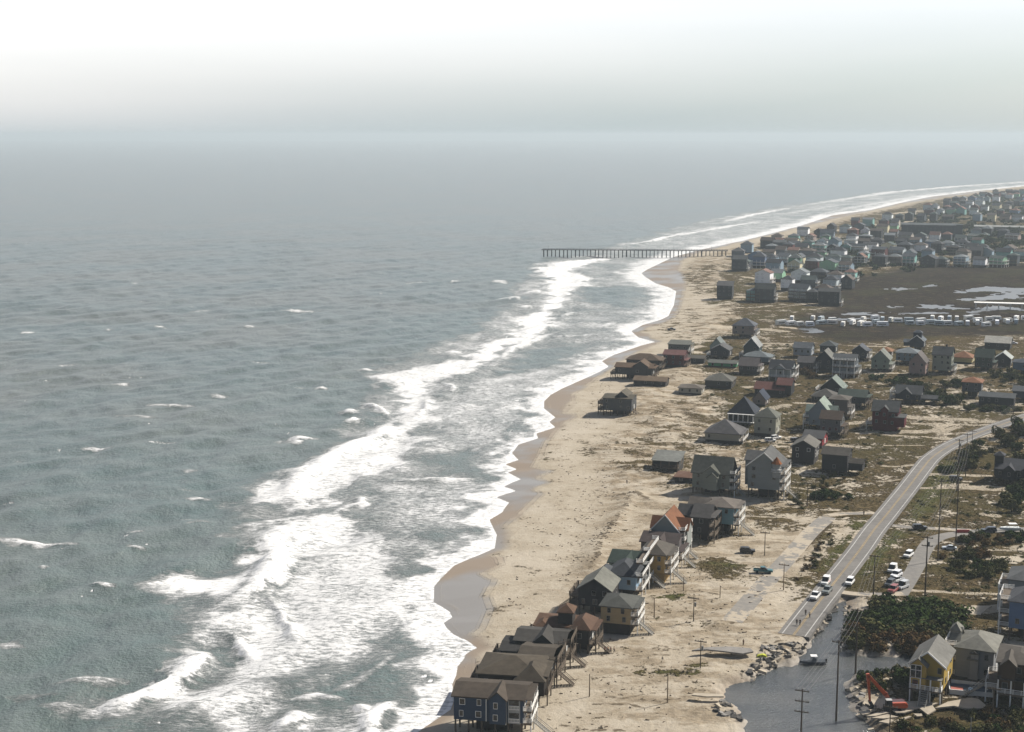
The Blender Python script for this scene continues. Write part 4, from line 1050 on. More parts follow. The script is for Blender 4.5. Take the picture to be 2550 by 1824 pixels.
H('narrow pinkish house with dark blue roof', 1874, 1905, 1012, 994, 974, 'gy', (0.20, 0.165, 0.15), (0.05, 0.062, 0.09), 9, 1.4, 8, group='houses between dunes and road', win=1)
H('long low house with dull red roof in two levels', 1880, 1950, 988, 970, 952, 'gx', (0.045, 0.045, 0.048), (0.19, 0.085, 0.07), 11, 1.4, 7, wings=((.72, 1.22, 2, 12, 2.2, 'gx', 2.6),), trim=False, group='houses between dunes and road', win=4)
H('pale green gabled house on blue grey walls', 2014, 2062, 1072, 1026, 990, 'gy', (0.22, 0.265, 0.29), (0.30, 0.355, 0.30), 12, 2.2, 6, wings=((-.2, 1.3, 3, 9, -.5, 'gx', 2.4),), deckL=2, group='houses between dunes and road', win=2)
H('grey house with brown roof and round windows', 2042, 2090, 1092, 1044, 1023, 'gx', (0.15, 0.155, 0.16), (0.115, 0.083, 0.062), 10, 2.6, 7, deckR=1, deckc=TRIMD, group='houses between dunes and road', win=3)
H('crimson house with grey roof and red lit gable end', 2000, 2046, 1116, 1091, 1072, 'gx', (0.36, 0.045, 0.055), (0.14, 0.14, 0.14), 10, 1.2, 9, group='houses between dunes and road', win=2)
H('charcoal gabled cottage with two white framed windows', 1972, 2026, 1156, 1113, 1098, 'gy', (0.058, 0.056, 0.058), (0.20, 0.19, 0.165), 12, 2.0, 6, lower='dark', group='houses between dunes and road', win=2, whitewin=True)
H('plain dark box house with brown grey roof and lean-to', 2047, 2107, 1183, 1133, 1114, 'gx', (0.065, 0.064, 0.066), (0.095, 0.085, 0.072), 11, 1.6, 6, wings=((1.0, 1.55, 3, 9, -3.4, 'gx', 1.2),), trim=False, group='houses between dunes and road', win=1)
H('brown grey house with shaded porch behind the round windowed house', 2064, 2108, 1044, 996, 984, 'hip', (0.15, 0.135, 0.125), (0.145, 0.13, 0.11), 10, 2.4, 6, deckR=1, group='houses between dunes and road', win=2)
H('dark gabled house with thin green roof edge', 2044, 2098, 977, 967, 942, 'gy', (0.05, 0.055, 0.065), (0.21, 0.25, 0.22), 11, 1.4, 6, group='houses beyond the dark road bend', win=2, deckL=1)
H('long dark green roofed house beside the brown grey house', 2088, 2152, 1017, 988, 970, 'gx', (0.055, 0.06, 0.07), (0.075, 0.10, 0.085), 11, 2.6, 6, group='houses beyond the dark road bend', win=4, trim=False, deckR=1)
H('low brown hip roofed house in front of the dark gable', 2022, 2078, 1003, 989, 967, 'hip', (0.08, 0.075, 0.07), (0.125, 0.118, 0.105), 11, 1.4, 6, group='houses beyond the dark road bend')
H('deep red house with dark roof, dormer and white side deck', 2172, 2232, 1074, 1024, 998, 'gx', (0.135, 0.018, 0.028), (0.105, 0.11, 0.108), 11, 2.4, 3, wings=((.35, .62, -.8, 5, .8, 'gy', 1.3), (.74, 1.28, -1.5, 7, -2.4, 'flat', .3)), deckL=1, stairs=('L',), group='houses beyond the dark road bend', win=3, lower='block')
H('navy house with white posts and low side wing', 2230, 2290, 1006, 981, 960, 'gx', (0.055, 0.062, 0.085), (0.095, 0.10, 0.105), 11, 2.2, 3, wings=((.2, .62, -1, 6, .3, 'gy', 2.2), (1.0, 1.75, 2, 8, -2.2, 'gx', 1.2)), deckL=2, group='houses beyond the dark road bend')
H('square house with bright terracotta pyramid roof', 2396, 2440, 991, 953, 939, 'hip', (0.10, 0.105, 0.12), (0.30, 0.14, 0.075), 10, 3.0, 2, group='houses beyond the dark road bend', win=2)
H('long low dark house with grey roof near the highway bend', 2440, 2520, 1014, 990, 978, 'gx', (0.05, 0.056, 0.065), (0.105, 0.115, 0.12), 11, 1.4, 2, group='houses beyond the dark road bend', win=5, trim=False)
H('blue house cut off at the photo edge above the bend', 2524, 2590, 934, 905, 893, 'hip', (0.10, 0.16, 0.23), (0.085, 0.10, 0.125), 11, 2.2, 2, group='houses beyond the dark road bend')
H('grey blue house at the photo edge by the highway', 2524, 2590, 1002, 976, 963, 'gx', (0.085, 0.10, 0.125), (0.11, 0.12, 0.13), 11, 1.8, 2, group='houses beyond the dark road bend')
H('large dark house with three white edged gables right of the highway', 2482, 2590, 1209, 1172, 1144, 'gx', (0.045, 0.048, 0.056), (0.075, 0.078, 0.088), 13, 2.0, 2, wings=((.18, .40, -1.4, 6, .1, 'gy', 2.6), (.55, .80, -1.4, 6, .1, 'gy', 2.6), (-.05, .14, 3, 6.5, 4.2, 'hip', 1.5)), group='houses right of the highway', win=5)
H('grey stepped roof house at the right edge behind the blue house', 2510, 2580, 1527, 1447, 1418, 'hip', (0.24, 0.25, 0.26), (0.15, 0.155, 0.155), 12, 3.0, 1, deckL=2, group='houses right of the highway', win=2)
H('tall blue house with white corner porches at the right edge', 2512, 2585, 1600, 1502, 1466, 'hip', (0.13, 0.20, 0.33), (0.125, 0.13, 0.14), 11, 3.4, 1, deckL=3, group='houses right of the highway', win=2)
H('large plain grey house with pyramid roof behind the yellow house', 2380, 2467, 1699, 1618, 1578, 'hip', (0.25, 0.26, 0.27), (0.24, 0.235, 0.20), 12, .9, 4, wings=((-.20, .02, 3, 9, .6, 'gx', 2.2), (-.22, .0, 4.5, 8, 2.4, 'hip', 1.6), (.36, .56, -.9, 1, -2.3, 'hip', .8)), deckL=3, group='houses right of the highway', win=3)
H('bright yellow house with two front gables and open white porch', 2268, 2344, 1747, 1654, 1624, 'gy', (0.46, 0.325, 0.085), (0.21, 0.205, 0.185), 12, 3.3, 6, wings=((.02, .50, -2.0, 3, .05, 'gy', 2.8),), deckF=1, stairs=('F',), group='houses right of the highway', win=3, rakes=True)
H('brown shingled house with white decks cut off at the right edge', 2484, 2580, 1760, 1655, 1622, 'hip', (0.12, 0.085, 0.055), (0.125, 0.11, 0.092), 12, 3.4, -1, wings=((.10, .42, -1.8, 5, .1, 'gy', 2.2),), deckF=1, deckL=1, stairs=('L',), group='houses right of the highway', win=3)
BG = 'houses out on the open beach'
H('lone grey house on pilings out on the open beach', 1502, 1572, 1036, 993, 983, 'gx', (0.11, 0.115, 0.118), (0.14, 0.125, 0.095), 12, 2.4, 8, wings=((.42, .82, 2, 13, .8, 'gy', 1.9),), deckL=2, group=BG, win=4, stairs=('R',), deckc=TRIMD)
H('brown roofed house on pilings at the top of the wet beach', 1532, 1622, 946, 916, 905, 'gx', (0.085, 0.085, 0.085), (0.16, 0.108, 0.07), 11, 2.6, 8, wings=((.50, .90, -1, 9, 1.0, 'gy', 2.6),), deckL=1, deckR=1, group=BG, win=4, deckc=TRIMD)
H('larger house with brown ridge behind the pilings house', 1560, 1640, 925, 897, 880, 'hip', (0.075, 0.075, 0.075), (0.15, 0.108, 0.075), 12, 2.4, 8, deckR=1, group=BG, win=3, trim=False)
H('low brown roofed cottage sunk behind a sand ridge', 1578, 1656, 961, 949, 938, 'gx', (0.06, 0.057, 0.055), (0.21, 0.155, 0.105), 10, 1.0, 8, group=BG, trim=False, win=4)
H('dull red cottage with red roof on the back beach', 1652, 1702, 916, 884, 872, 'gx', (0.125, 0.045, 0.045), (0.22, 0.11, 0.10), 11, 1.4, 8, group=BG, win=3, trim=False, deckR=1, deckc=TRIMD)
H('grey flat topped house behind the dull red cottage', 1664, 1712, 884, 858, 847, 'shed', (0.125, 0.135, 0.135), (0.17, 0.175, 0.15), 10, 2.0, 8, group=BG, win=3, deckR=1)
H('dark slate gable cottage with white porch in the dunes', 1770, 1814, 894, 872, 860, 'gy', (0.062, 0.066, 0.078), (0.14, 0.14, 0.14), 11, 1.6, 7, group='cottages in the middle ground', win=2, deckL=1)
H('small mint cottage with very steep roof', 1768, 1800, 877, 862, 843, 'gy', (0.30, 0.36, 0.33), (0.20, 0.225, 0.215), 10, 1.6, 7, group='cottages in the middle ground', win=1)
H('low bright green cottage with grey roof', 1764, 1832, 915, 905, 897, 'gx', (0.05, 0.33, 0.13), (0.15, 0.16, 0.14), 9, .8, 8, group='cottages in the middle ground', win=3)
H('low cottage with wide olive grey roof', 1756, 1820, 967, 949, 928, 'hip', (0.075, 0.072, 0.068), (0.17, 0.165, 0.14), 13, 1.0, 7, group='cottages in the middle ground', win=3, trim=False)
H('cream cottage with brown hip roof alone on the sand', 1690, 1746, 982, 967, 956, 'hip', (0.36, 0.34, 0.28), (0.20, 0.175, 0.145), 9, .8, 7, group='cottages in the middle ground', win=3)
H('long dark shed like cottage beside the red one', 1705, 1752, 906, 893, 885, 'gx', (0.06, 0.058, 0.055), (0.13, 0.12, 0.10), 9, 1.0, 7, group='cottages in the middle ground', win=3, trim=False)
H('tall salmon grey house with slate hip roof above the campground', 1824, 1876, 842, 812, 792, 'hip', (0.24, 0.19, 0.165), (0.135, 0.145, 0.165), 12, 2.2, 7, group='cottages in the middle ground', win=3, deckR=1)
H('dark teal gabled house with white roof edge', 1852, 1888, 892, 863, 842, 'gy', (0.05, 0.085, 0.095), (0.33, 0.34, 0.33), 11, 1.4, 7, group='cottages in the middle ground', win=2, rakes=True, deckL=1)
H('grey blue hip roofed cottage with pale side porch', 1852, 1912, 907, 889, 874, 'hip', (0.15, 0.18, 0.20), (0.175, 0.20, 0.205), 11, 1.4, 7, group='cottages in the middle ground', deckR=1)
H('rose grey cottage with dark ground floor', 1840, 1884, 933, 911, 891, 'gx', (0.085, 0.075, 0.078), (0.165, 0.145, 0.14), 11, 1.8, 7, lower='dark', group='cottages in the middle ground', win=3, deckR=1)
H('white porched house with dark roof in mid row', 1916, 1970, 947, 919, 897, 'gx', (0.38, 0.41, 0.40), (0.075, 0.08, 0.09), 11, 1.8, 7, wings=((.2, .7, -1, 6, .2, 'gy', 1.9),), deckR=2, deckF=1, group='cottages in the middle ground')
H('light steel blue house with three small windows', 1976, 2018, 892, 867, 853, 'gx', (0.24, 0.275, 0.31), (0.15, 0.165, 0.18), 10, 1.6, 7, group='cottages in the middle ground', win=3)
H('mouse grey house with bushy front yard', 1986, 2024, 928, 903, 888, 'gx', (0.14, 0.125, 0.12), (0.14, 0.135, 0.135), 10, 2.0, 7, group='cottages in the middle ground', win=2, deckR=1)
H('small teal black house with hip roof', 2042, 2078, 884, 862, 848, 'hip', (0.06, 0.075, 0.08), (0.095, 0.11, 0.11), 10, 1.6, 6, group='cottages in the middle ground', win=2)
H('navy house with tall dark gable left of the balconied house', 2030, 2072, 927, 896, 874, 'gy', (0.045, 0.05, 0.066), (0.20, 0.20, 0.18), 11, 1.4, 7, group='cottages in the middle ground', win=2)
H('grey house with three full white front balconies', 2074, 2128, 940, 897, 882, 'gx', (0.22, 0.25, 0.275), (0.14, 0.15, 0.155), 10, 2.2, 5, deckF=3, deckR=1, group='cottages in the middle ground', win=5, stairs=('F',))
H('midnight blue gabled house with one pale porch', 2122, 2156, 899, 874, 861, 'gy', (0.045, 0.052, 0.075), (0.11, 0.12, 0.14), 10, 1.6, 5, deckR=1, group='cottages in the middle ground', win=2)
UP = 'houses in front of the marsh'
H('dark blue gabled house with pale cupola on the marsh edge', 2266, 2298, 873, 849, 836, 'gy', (0.05, 0.062, 0.09), (0.15, 0.175, 0.20), 10, 2.0, 4, wings=((.2, .8, 2, 5, 4.6, 'hip', 1.5), (-.5, .1, 3, 8, -1.5, 'gx', 1.4)), group=UP, win=1, rakes=True)
H('dark barn with broad cream metal roof', 2454, 2512, 870, 854, 838, 'gx', (0.055, 0.058, 0.062), (0.50, 0.48, 0.42), 13, .8, 3, group=UP, win=3, trim=False, name='barn', cat='barn')
H('sage green gabled house with orange roof patch behind', 2170, 2212, 926, 895, 874, 'gy', (0.22, 0.265, 0.215), (0.215, 0.23, 0.20), 11, 1.6, 4, group=UP, win=2, deckR=1)
H('small house with orange hip roof peeping over the sage gable', 2190, 2218, 893, 876, 865, 'hip', (0.20, 0.19, 0.17), (0.34, 0.175, 0.09), 9, 1.2, 4, group=UP, win=1)
H('powder blue house with grey hip roof and tall windows', 2232, 2284, 908, 880, 865, 'hip', (0.17, 0.225, 0.265), (0.19, 0.215, 0.225), 11, 2.0, 4, group=UP, win=4, deckR=1)
H('dusty pink gabled house with bright side wall', 2264, 2302, 938, 902, 880, 'gy', (0.33, 0.23, 0.205), (0.175, 0.155, 0.145), 11, 1.6, 5, group=UP, win=2)
H('pale lichen green house with dark roof and chimney stack', 2322, 2366, 932, 884, 864, 'gx', (0.29, 0.31, 0.25), (0.10, 0.108, 0.11), 10, 2.0, 4, group=UP, win=3, deckR=1, chim=True)
H('low house with orange tile roof and yellow end wall', 2372, 2418, 906, 891, 874, 'hip', (0.47, 0.40, 0.19), (0.34, 0.165, 0.085), 11, 1.2, 5, group=UP, win=2)
H('dark bottle green house with deep shaded front', 2428, 2468, 924, 890, 869, 'gx', (0.055, 0.075, 0.07), (0.06, 0.085, 0.07), 11, 2.0, 3, group=UP, win=3, trim=False, deckR=1)
H('black walled cottage with white gable roof', 2478, 2514, 914, 893, 879, 'gy', (0.05, 0.052, 0.06), (0.45, 0.48, 0.45), 10, 1.4, 3, group=UP, win=1)

# turret, dormer and awning details that belong to single houses
def on_house(label):
    for o in COL.objects:
        if o.get('label') == label: return o
_t = on_house('tall grey house with orange capped corner turret and white stairs')
bm = bmesh.new(); bar(bm, (4.6, -.4, 8.2), (4.6, -.4, 13.2), 1.5, 1.5, 8); bm_obj('turret', bm, wall_m((0.30, 0.31, 0.30)), _t)
bm = bmesh.new(); bar(bm, (4.6, -.4, 13.2), (4.6, -.4, 15.6), 2.0, .06, 8); o = bm_obj('turret_roof', bm, roof_m((0.42, 0.15, 0.05)), _t); o['label'] = 'bright orange cone roof on the turret'
bm = bmesh.new()
for zz in (10.3, 10.8, 11.2): bar(bm, (4.6, -.4, zz), (4.6, -.4, zz + .12), 2.0, 2.0, 8)
bm_obj('turret_balcony', bm, TRIM, _t)
_t = on_house('dark house patched with blue tarpaulin and white columned porch')
for k, (x_, y_, z_, sx_, sy_) in enumerate(((-2.0, 5.2, 13.2, 2.6, 2.2), (3.4, 1.6, 10.2, 3.2, 1.6))):
    pass

_t = on_house('navy blue beach house with brown roof and white stacked porches at the surf edge')
_w = 14.6
bm = bmesh.new(); bx(bm, 4.35, 7.0, -.16, .02, 3.3, 9.0); _p = bm_obj('porch_bay', bm, mat('pale_porch_siding', (0.40, 0.41, 0.41), .7, .1, .8), _t)
for zz in (4.0, 6.9):
    bm = bmesh.new(); bx(bm, 4.6, 6.75, -.20, -.1, zz + .55, zz + 1.75); bm_obj('opening', bm, glass_mat(), _p)
    bm = bmesh.new(); bx(bm, 4.5, 6.85, -.3, -.165, zz - .4, zz - .25); bx(bm, 4.5, 6.85, -.3, -.165, zz + .35, zz + .47)
    for i in range(8): bx(bm, 4.5 + i * .32, 4.58 + i * .32, -.28, -.18, zz - .24, zz + .34)
    bm_obj('railing', bm, TRIM, _p)
bm = bmesh.new(); bx(bm, 3.75, 4.0, -.2, .03, 2.9, 8.9); bx(bm, -.55, -.35, -.12, .02, 3.4, 8.9); bm_obj('corner_board', bm, TRIM, _t)
_t = on_house('large plain grey house with pyramid roof behind the yellow house')
bm = bmesh.new(); bx(bm, -.8, 1.0, -.95, .02, .9, 7.2); _p = bm_obj('stair_bay', bm, mat('pale_bay_siding', (0.33, 0.335, 0.34), .7, .1, .8), _t)
bm = bmesh.new(); prism(bm, [(-1.1, 7.2), (1.3, 7.2), (.1, 7.9)], 'y', -1.2, .03); bm_obj('bay_roof', bm, roof_m((0.12, 0.12, 0.11)), _p)
_t = on_house('bright yellow house with two front gables and open white porch')
bm = bmesh.new(); bx(bm, -3.4, -1.0, -2.1, -2.02, 6.1, 8.9); bm_obj('gable_glazing', bm, glass_mat(), _t)
bm = bmesh.new()
for a in (-3.45, -2.3, -1.05): bx(bm, a, a + .12, -2.2, -2.11, 6.0, 9.0)
for a in (6.0, 7.8, 9.0): bx(bm, -3.5, -.9, -2.2, -2.11, a, a + .12)
bm_obj('glazing_bars', bm, TRIM, _t)

# ------------------------------------------------------------------ the far village, row by row
ORD = ['first', 'second', 'third', 'fourth', 'fifth', 'sixth', 'seventh', 'eighth', 'ninth', 'tenth', 'eleventh', 'twelfth', 'thirteenth', 'fourteenth', 'fifteenth', 'sixteenth', 'seventeenth', 'eighteenth', 'nineteenth', 'twentieth',
       'twenty-first', 'twenty-second', 'twenty-third', 'twenty-fourth', 'twenty-fifth', 'twenty-sixth', 'twenty-seventh', 'twenty-eighth', 'twenty-ninth', 'thirtieth']
def ordw(k):
    if k < 30: return ORD[k]
    return {3: 'thirty', 4: 'forty', 5: 'fifty', 6: 'sixty'}[(k + 1) // 10] + ('-' + ORD[(k + 1) % 10 - 1] if (k + 1) % 10 else 'th') if (k + 1) % 10 else {4: 'fortieth', 5: 'fiftieth', 6: 'sixtieth'}[(k + 1) // 10]
WALLS = [((0.318, 0.423, 0.506), 'powder blue'), ((0.083, 0.09, 0.105), 'charcoal'), ((0.759, 0.8, 0.78), 'white'), ((0.112, 0.135, 0.158), 'slate'), ((0.254, 0.486, 0.444), 'sea green'), ((0.506, 0.464, 0.401), 'beige'), ((0.068, 0.072, 0.078), 'black'), ((0.068, 0.075, 0.083), 'dark'), ((0.318, 0.57, 0.38), 'mint'),
         ((0.38, 0.295, 0.264), 'rose grey'), ((0.16, 0.244, 0.375), 'blue'), ((0.549, 0.613, 0.633), 'pale grey'), ((0.165, 0.06, 0.06), 'dark red'), ((0.613, 0.56, 0.38), 'cream'), ((0.188, 0.206, 0.225), 'grey'), ((0.8, 0.8, 0.8), 'bright white'), ((0.8, 0.8, 0.8), 'cool white')]
ROOFS = [((0.128, 0.143, 0.158), 'grey'), ((0.075, 0.083, 0.095), 'dark'), ((0.09, 0.093, 0.098), 'black'), ((0.225, 0.247, 0.255), 'pale grey'), ((0.15, 0.123, 0.105), 'brown'), ((0.3, 0.173, 0.135), 'terracotta'), ((0.105, 0.135, 0.128), 'green')]
ROWS = [(772, 1795, 1800, 'lone rows at the beach corner', 0), (752, 1868, 2090, 'front marsh row', 58), (722, 1895, 2110, 'second marsh row', 52), (704, 1890, 2150, 'third marsh row', 50), (678, 1838, 2130, 'marsh corner row', 46),
        (664, 1872, 2570, 'marsh facing row', 43), (648, 1905, 2580, 'white porch row', 37), (634, 1850, 2580, 'row behind pier', 37), (620, 1900, 2580, 'pier level row', 36), (606, 1925, 2580, 'row above pier', 35), (592, 1990, 2580, 'row below motel', 36),
        (580, 2060, 2240, 'short motel row', 34), (566, 2120, 2260, 'sparse motel row', 36), (552, 2200, 2580, 'first row behind motel', 32), (538, 2262, 2580, 'second row behind motel', 29), (526, 2300, 2580, 'third row behind motel', 27), (515, 2330, 2580, 'dune foot row', 24), (505, 2370, 2580, 'next to farthest row', 22), (496, 2420, 2580, 'far dune row', 20), (488, 2470, 2590, 'last village row', 18)]
rv = random.Random(12)
def far_house(x, y, rowname, k, n, sc=1.0):
    wc, wn = rv.choice(WALLS); rc, rn = rv.choice(ROOFS)
    pxm = (y - HORIZ) / HCAM          # photo pixels per metre of height
    wid = rv.uniform(9, 14) * sc; ht = rv.uniform(7.5, 10.5) * sc; ri = rv.uniform(2.2, 3.6)
    kind = rv.choice(('gx', 'gx', 'gy', 'hip', 'hip'))
    kn = {'gx': 'gabled', 'gy': 'front gabled', 'hip': 'hip roofed'}[kind]
    lab = '%s %s house, %s roof, %s from left in %s' % (wn, kn, rn, ordw(k), rowname)
    big = y > 600
    dp = rv.uniform(9, 12)
    yr = y - (ht + ri) * pxm - (dp * .5) * pxm * 0.085
    house(lab, x - wid * pxm / 2, x + wid * pxm / 2, y, y - ht * pxm, yr, kind, wc, rc, dp, rv.choice((0.8, 2.4, 2.6)) if big else 0.8, rv.uniform(8, 22),
          deckR=rv.choice((0, 1, 2)) if big else 0, deckF=rv.choice((0, 0, 2, 3)) if big else 0, win=3 if big else 2, near=False, panes=False, lower='dark', winR=False, trim=rv.random() < .75,
          name='village_house', group='houses of the far village')
far_xy = []
for (y, xa, xb, nm, sp) in ROWS:
    if sp == 0: continue
    xs = []; x = xa + 8
    while x < xb:
        yy = y + rv.uniform(-3.5, 3.5) * (1 if y > 560 else .6)
        if not (2235 < x < 2410 and 560 < yy < 600) and rv.random() > 0.10 and not (2430 < x and 585 < yy < 640 and rv.random() < .75):
            xs.append((x, yy))
        x += sp * rv.uniform(0.68, 1.2)
    for k, (x, yy) in enumerate(xs):
        far_house(x, yy, nm, k, len(xs))
FAR1 = [('pastel mint tower house with white side balconies near the pier', 1963, 1992, 676, 643, 632, 'hip', (0.17, 0.36, 0.22), (0.15, 0.17, 0.165), 2, 0),
        ('blue house with white verandas behind the pier house', 1874, 1904, 668, 640, 628, 'hip', (0.17, 0.23, 0.36), (0.13, 0.14, 0.16), 2, 2),
        ('dark lone house on the back beach beside the breakers', 1785, 1822, 746, 712, 700, 'shed', (0.075, 0.08, 0.085), (0.10, 0.10, 0.10), 0, 0),
        ('grey house with green yard just inland of the pier', 1822, 1858, 676, 646, 636, 'gx', (0.11, 0.12, 0.13), (0.15, 0.16, 0.16), 1, 0),
        ('turquoise house with white end wall on the beach corner', 1962, 1988, 630, 607, 600, 'gx', (0.15, 0.33, 0.32), (0.13, 0.14, 0.15), 1, 0),
        ('pale box house closest to the surf beyond the pier', 1902, 1924, 617, 597, 592, 'flat', (0.26, 0.27, 0.24), (0.20, 0.20, 0.17), 0, 1),
        ('long dark house among the first village houses', 1926, 1956, 622, 604, 598, 'gx', (0.10, 0.12, 0.135), (0.16, 0.17, 0.175), 1, 0),
        ('cream and white house group leader by the dune gap', 2042, 2075, 603, 580, 571, 'gx', (0.24, 0.30, 0.36), (0.13, 0.15, 0.17), 0, 2),
        ('grey slab fronted house on the back beach track', 1880, 1926, 754, 720, 706, 'gx', (0.13, 0.135, 0.14), (0.085, 0.095, 0.09), 2, 0),
        ('black pair house with bright white end wall', 2038, 2088, 762, 727, 718, 'gx', (0.075, 0.078, 0.08), (0.095, 0.10, 0.10), 1, 0),
        ('dark stepped house left of the black pair house', 2007, 2034, 754, 728, 719, 'hip', (0.075, 0.08, 0.085), (0.085, 0.09, 0.095), 1, 0)]
for lb, x0, x1, yb, ye, yr, kd, wc, rc, dr, df in FAR1:
    house(lb, x0, x1, yb, ye, yr, kd, wc, rc, 10, 2.2, 8, deckR=dr, deckF=df, win=3, near=False, panes=False, lower='dark', name='village_house', group='houses of the far village')
# long motel block in the village
house('long dark motel block with flat grey roof and white end tower', 2247, 2378, 596, 561, 556, 'gx', (0.075, 0.095, 0.11), (0.16, 0.18, 0.185), 14, .8, 2, win=14, near=False, panes=False, lower='dark', name='motel', cat='motel', winR=False, wings=((.985, 1.10, -1, 8, 1.0, 'flat', .3),))
house('long low store with pale roof at the right of the village', 2430, 2570, 574, 566, 562, 'gx', (0.20, 0.20, 0.18), (0.36, 0.37, 0.35), 16, .8, 1, win=8, near=False, panes=False, lower='dark', name='store', cat='shop', winR=False)

# ------------------------------------------------------------------ vehicles
TYRE = mat('tyre_rubber', (0.02, 0.02, 0.02), .9, .1, 1)
def paint(c): return mat('vehicle_paint', c, 0.32, 0.05, .5, spec=.5)
def wheel_mesh(r, wd):
    k = ('wheel', r, wd)
    if k not in UNITS:
        bm = bmesh.new(); bar(bm, (0, -wd / 2, 0), (0, wd / 2, 0), r, r, 14); bar(bm, (0, -wd / 2 - .02, 0), (0, wd / 2 + .02, 0), r * .5, r * .5, 10)
        me = bpy.data.meshes.new('wheel'); bm.to_mesh(me); bm.free(); me.materials.append(TYRE); UNITS[k] = me
    return UNITS[k]
def shell(bm, secs):
    """loft rectangles: list of (x, halfwidth, z0, z1)"""
    rings = []
    for x, hw, z0, z1 in secs:
        rings.append([bm.verts.new(p) for p in ((x, -hw, z0), (x, hw, z0), (x, hw * .96, z1 - .08), (x, hw * .88, z1), (x, -hw * .88, z1), (x, -hw * .96, z1 - .08))])
    for a, b in zip(rings, rings[1:]):
        for i in range(6): bm.faces.new((a[i], a[(i + 1) % 6], b[(i + 1) % 6], b[i]))
    bm.faces.new(rings[0][::-1]); bm.faces.new(rings[-1])
def vehicle(kind, label, px, py, head, col, cat, name, group=None, roofz=None):
    """head: compass direction of the nose, degrees clockwise from straight ahead"""
    x, y, z = GG(px, py)
    if roofz is not None:
        z = roofz; x, y = G(px, py, z)
    root = empty(name, (x, y, z + .02), math.radians(90 - head))
    tag(root, label, cat, group)
    P = paint(col); bm = bmesh.new()
    if kind == 'pickup':
        shell(bm, [(2.85, .80, .55, .95), (2.75, .95, .5, 1.08), (1.35, .98, .5, 1.15), (1.3, .98, .5, 1.12), (-.9, .98, .5, 1.12), (-.92, .98, .5, .78), (-2.75, .98, .5, .78), (-2.8, .95, .55, .78)])
        for s in (-1, 1): bx(bm, -2.78, -.92, s * .90 - .07, s * .90 + .07, .78, 1.12)
        bx(bm, -2.82, -2.72, -.95, .95, .785, 1.12)
        body = bm_obj('body', bm, P, root)
        bm = bmesh.new(); shell(bm, [(1.35, .88, 1.12, 1.2), (.55, .82, 1.12, 1.82), (-.75, .82, 1.12, 1.82), (-.9, .86, 1.12, 1.3)]); bm_obj('cab_window', bm, glass_mat(), root)
        bm = bmesh.new(); bx(bm, -.74, .5, -.74, .74, 1.80, 1.87)
        bx(bm, -.30, -.22, -.83, .83, 1.13, 1.81); bm_obj('cab_roof', bm, P, root)
        ax, r = (1.85, -1.75), .40
    elif kind in ('suv', 'van'):
        h = 1.85 if kind == 'suv' else 2.25
        shell(bm, [(2.4, .8, .5, .9), (2.3, .95, .45, 1.02), (1.1, .97, .45, 1.10), (-2.3, .97, .45, 1.10), (-2.4, .92, .5, 1.08)])
        bm_obj('body', bm, P, root)
        bm = bmesh.new(); shell(bm, [(1.15, .90, 1.09, 1.15), (.45, .84, 1.09, h - .06), (-2.1, .84, 1.09, h - .06), (-2.36, .9, 1.09, 1.2)]); bm_obj('window_band', bm, glass_mat(), root)
        bm = bmesh.new(); bx(bm, -2.1, .35, -.76, .76, h - .08, h)
        for xx in (-.5, -1.4): bx(bm, xx - .06, xx + .06, -.88, .88, 1.1, h - .085)
        if kind == 'van': bx(bm, -2.15, -.2, -.89, .89, 1.11, h - .09)
        bm_obj('roof_panel', bm, P, root)
        ax, r = (1.5, -1.5), .36
    else:
        shell(bm, [(2.25, .7, .4, .68), (2.1, .88, .32, .78), (.95, .9, .32, .9), (-1.2, .9, .32, .92), (-2.1, .86, .35, .88), (-2.25, .75, .42, .8)])
        bm_obj('body', bm, P, root)
        bm = bmesh.new(); shell(bm, [(.98, .8, .88, .93), (.25, .72, .88, 1.40), (-.95, .72, .88, 1.40), (-1.6, .78, .88, .95)]); bm_obj('window_band', bm, glass_mat(), root)
        bm = bmesh.new(); bx(bm, -.98, .2, -.64, .64, 1.375, 1.43); bm_obj('roof_panel', bm, P, root)
        ax, r = (1.35, -1.35), .32
    wm = wheel_mesh(r, .24)
    for a in ax:
        for s in (-1, 1):
            q = link_mesh('wheel', wm, root); q.location = (a, s * .84, r - .0)
    hm = mat('lamp_lens', (.6, .58, .5), .2, .05, 1)
    xf = {'pickup': 2.80, 'suv': 2.36, 'van': 2.36, 'car': 2.18}[kind]
    for s in (-.62, .62):
        bm = bmesh.new(); bx(bm, xf - .05, xf + .06, s - .16, s + .16, .66, .82); bm_obj('headlight', bm, hm, root)
    return root
VW = (0.72, 0.72, 0.70)
V = vehicle
GV = 'vehicles stopped near the breach'
V('pickup', 'white pickup truck heading the queue at the broken road', 2030, 1490, 206, VW, 'pickup truck', 'pickup_truck', GV, ROADZ)
V('pickup', 'grey pickup truck beside the white one leading the queue', 2060, 1476, 206, (0.20, 0.22, 0.21), 'pickup truck', 'pickup_truck', GV, ROADZ)
V('van', 'white van with red stripe behind the two pickups', 2056, 1455, 206, VW, 'van', 'van', GV, ROADZ)
o = COL.objects[-1]
bm = bmesh.new(); bx(bm, -2.0, 1.0, -.995, .995, .84, .98); bm_obj('stripe', bm, paint((0.5, 0.03, 0.03)), [q for q in COL.objects if q.get('label') == 'white van with red stripe behind the two pickups'][0])
V('suv', 'white sport utility vehicle on the right lane facing the breach', 2116, 1455, 206, VW, 'car', 'parked_car', GV, ROADZ)
V('suv', 'white car by itself beside the narrow side road', 2262, 1387, 214, VW, 'car', 'parked_car', GV)
V('van', 'white van farthest up the cluster left of the side road', 2222, 1424, 210, VW, 'van', 'van', GV)
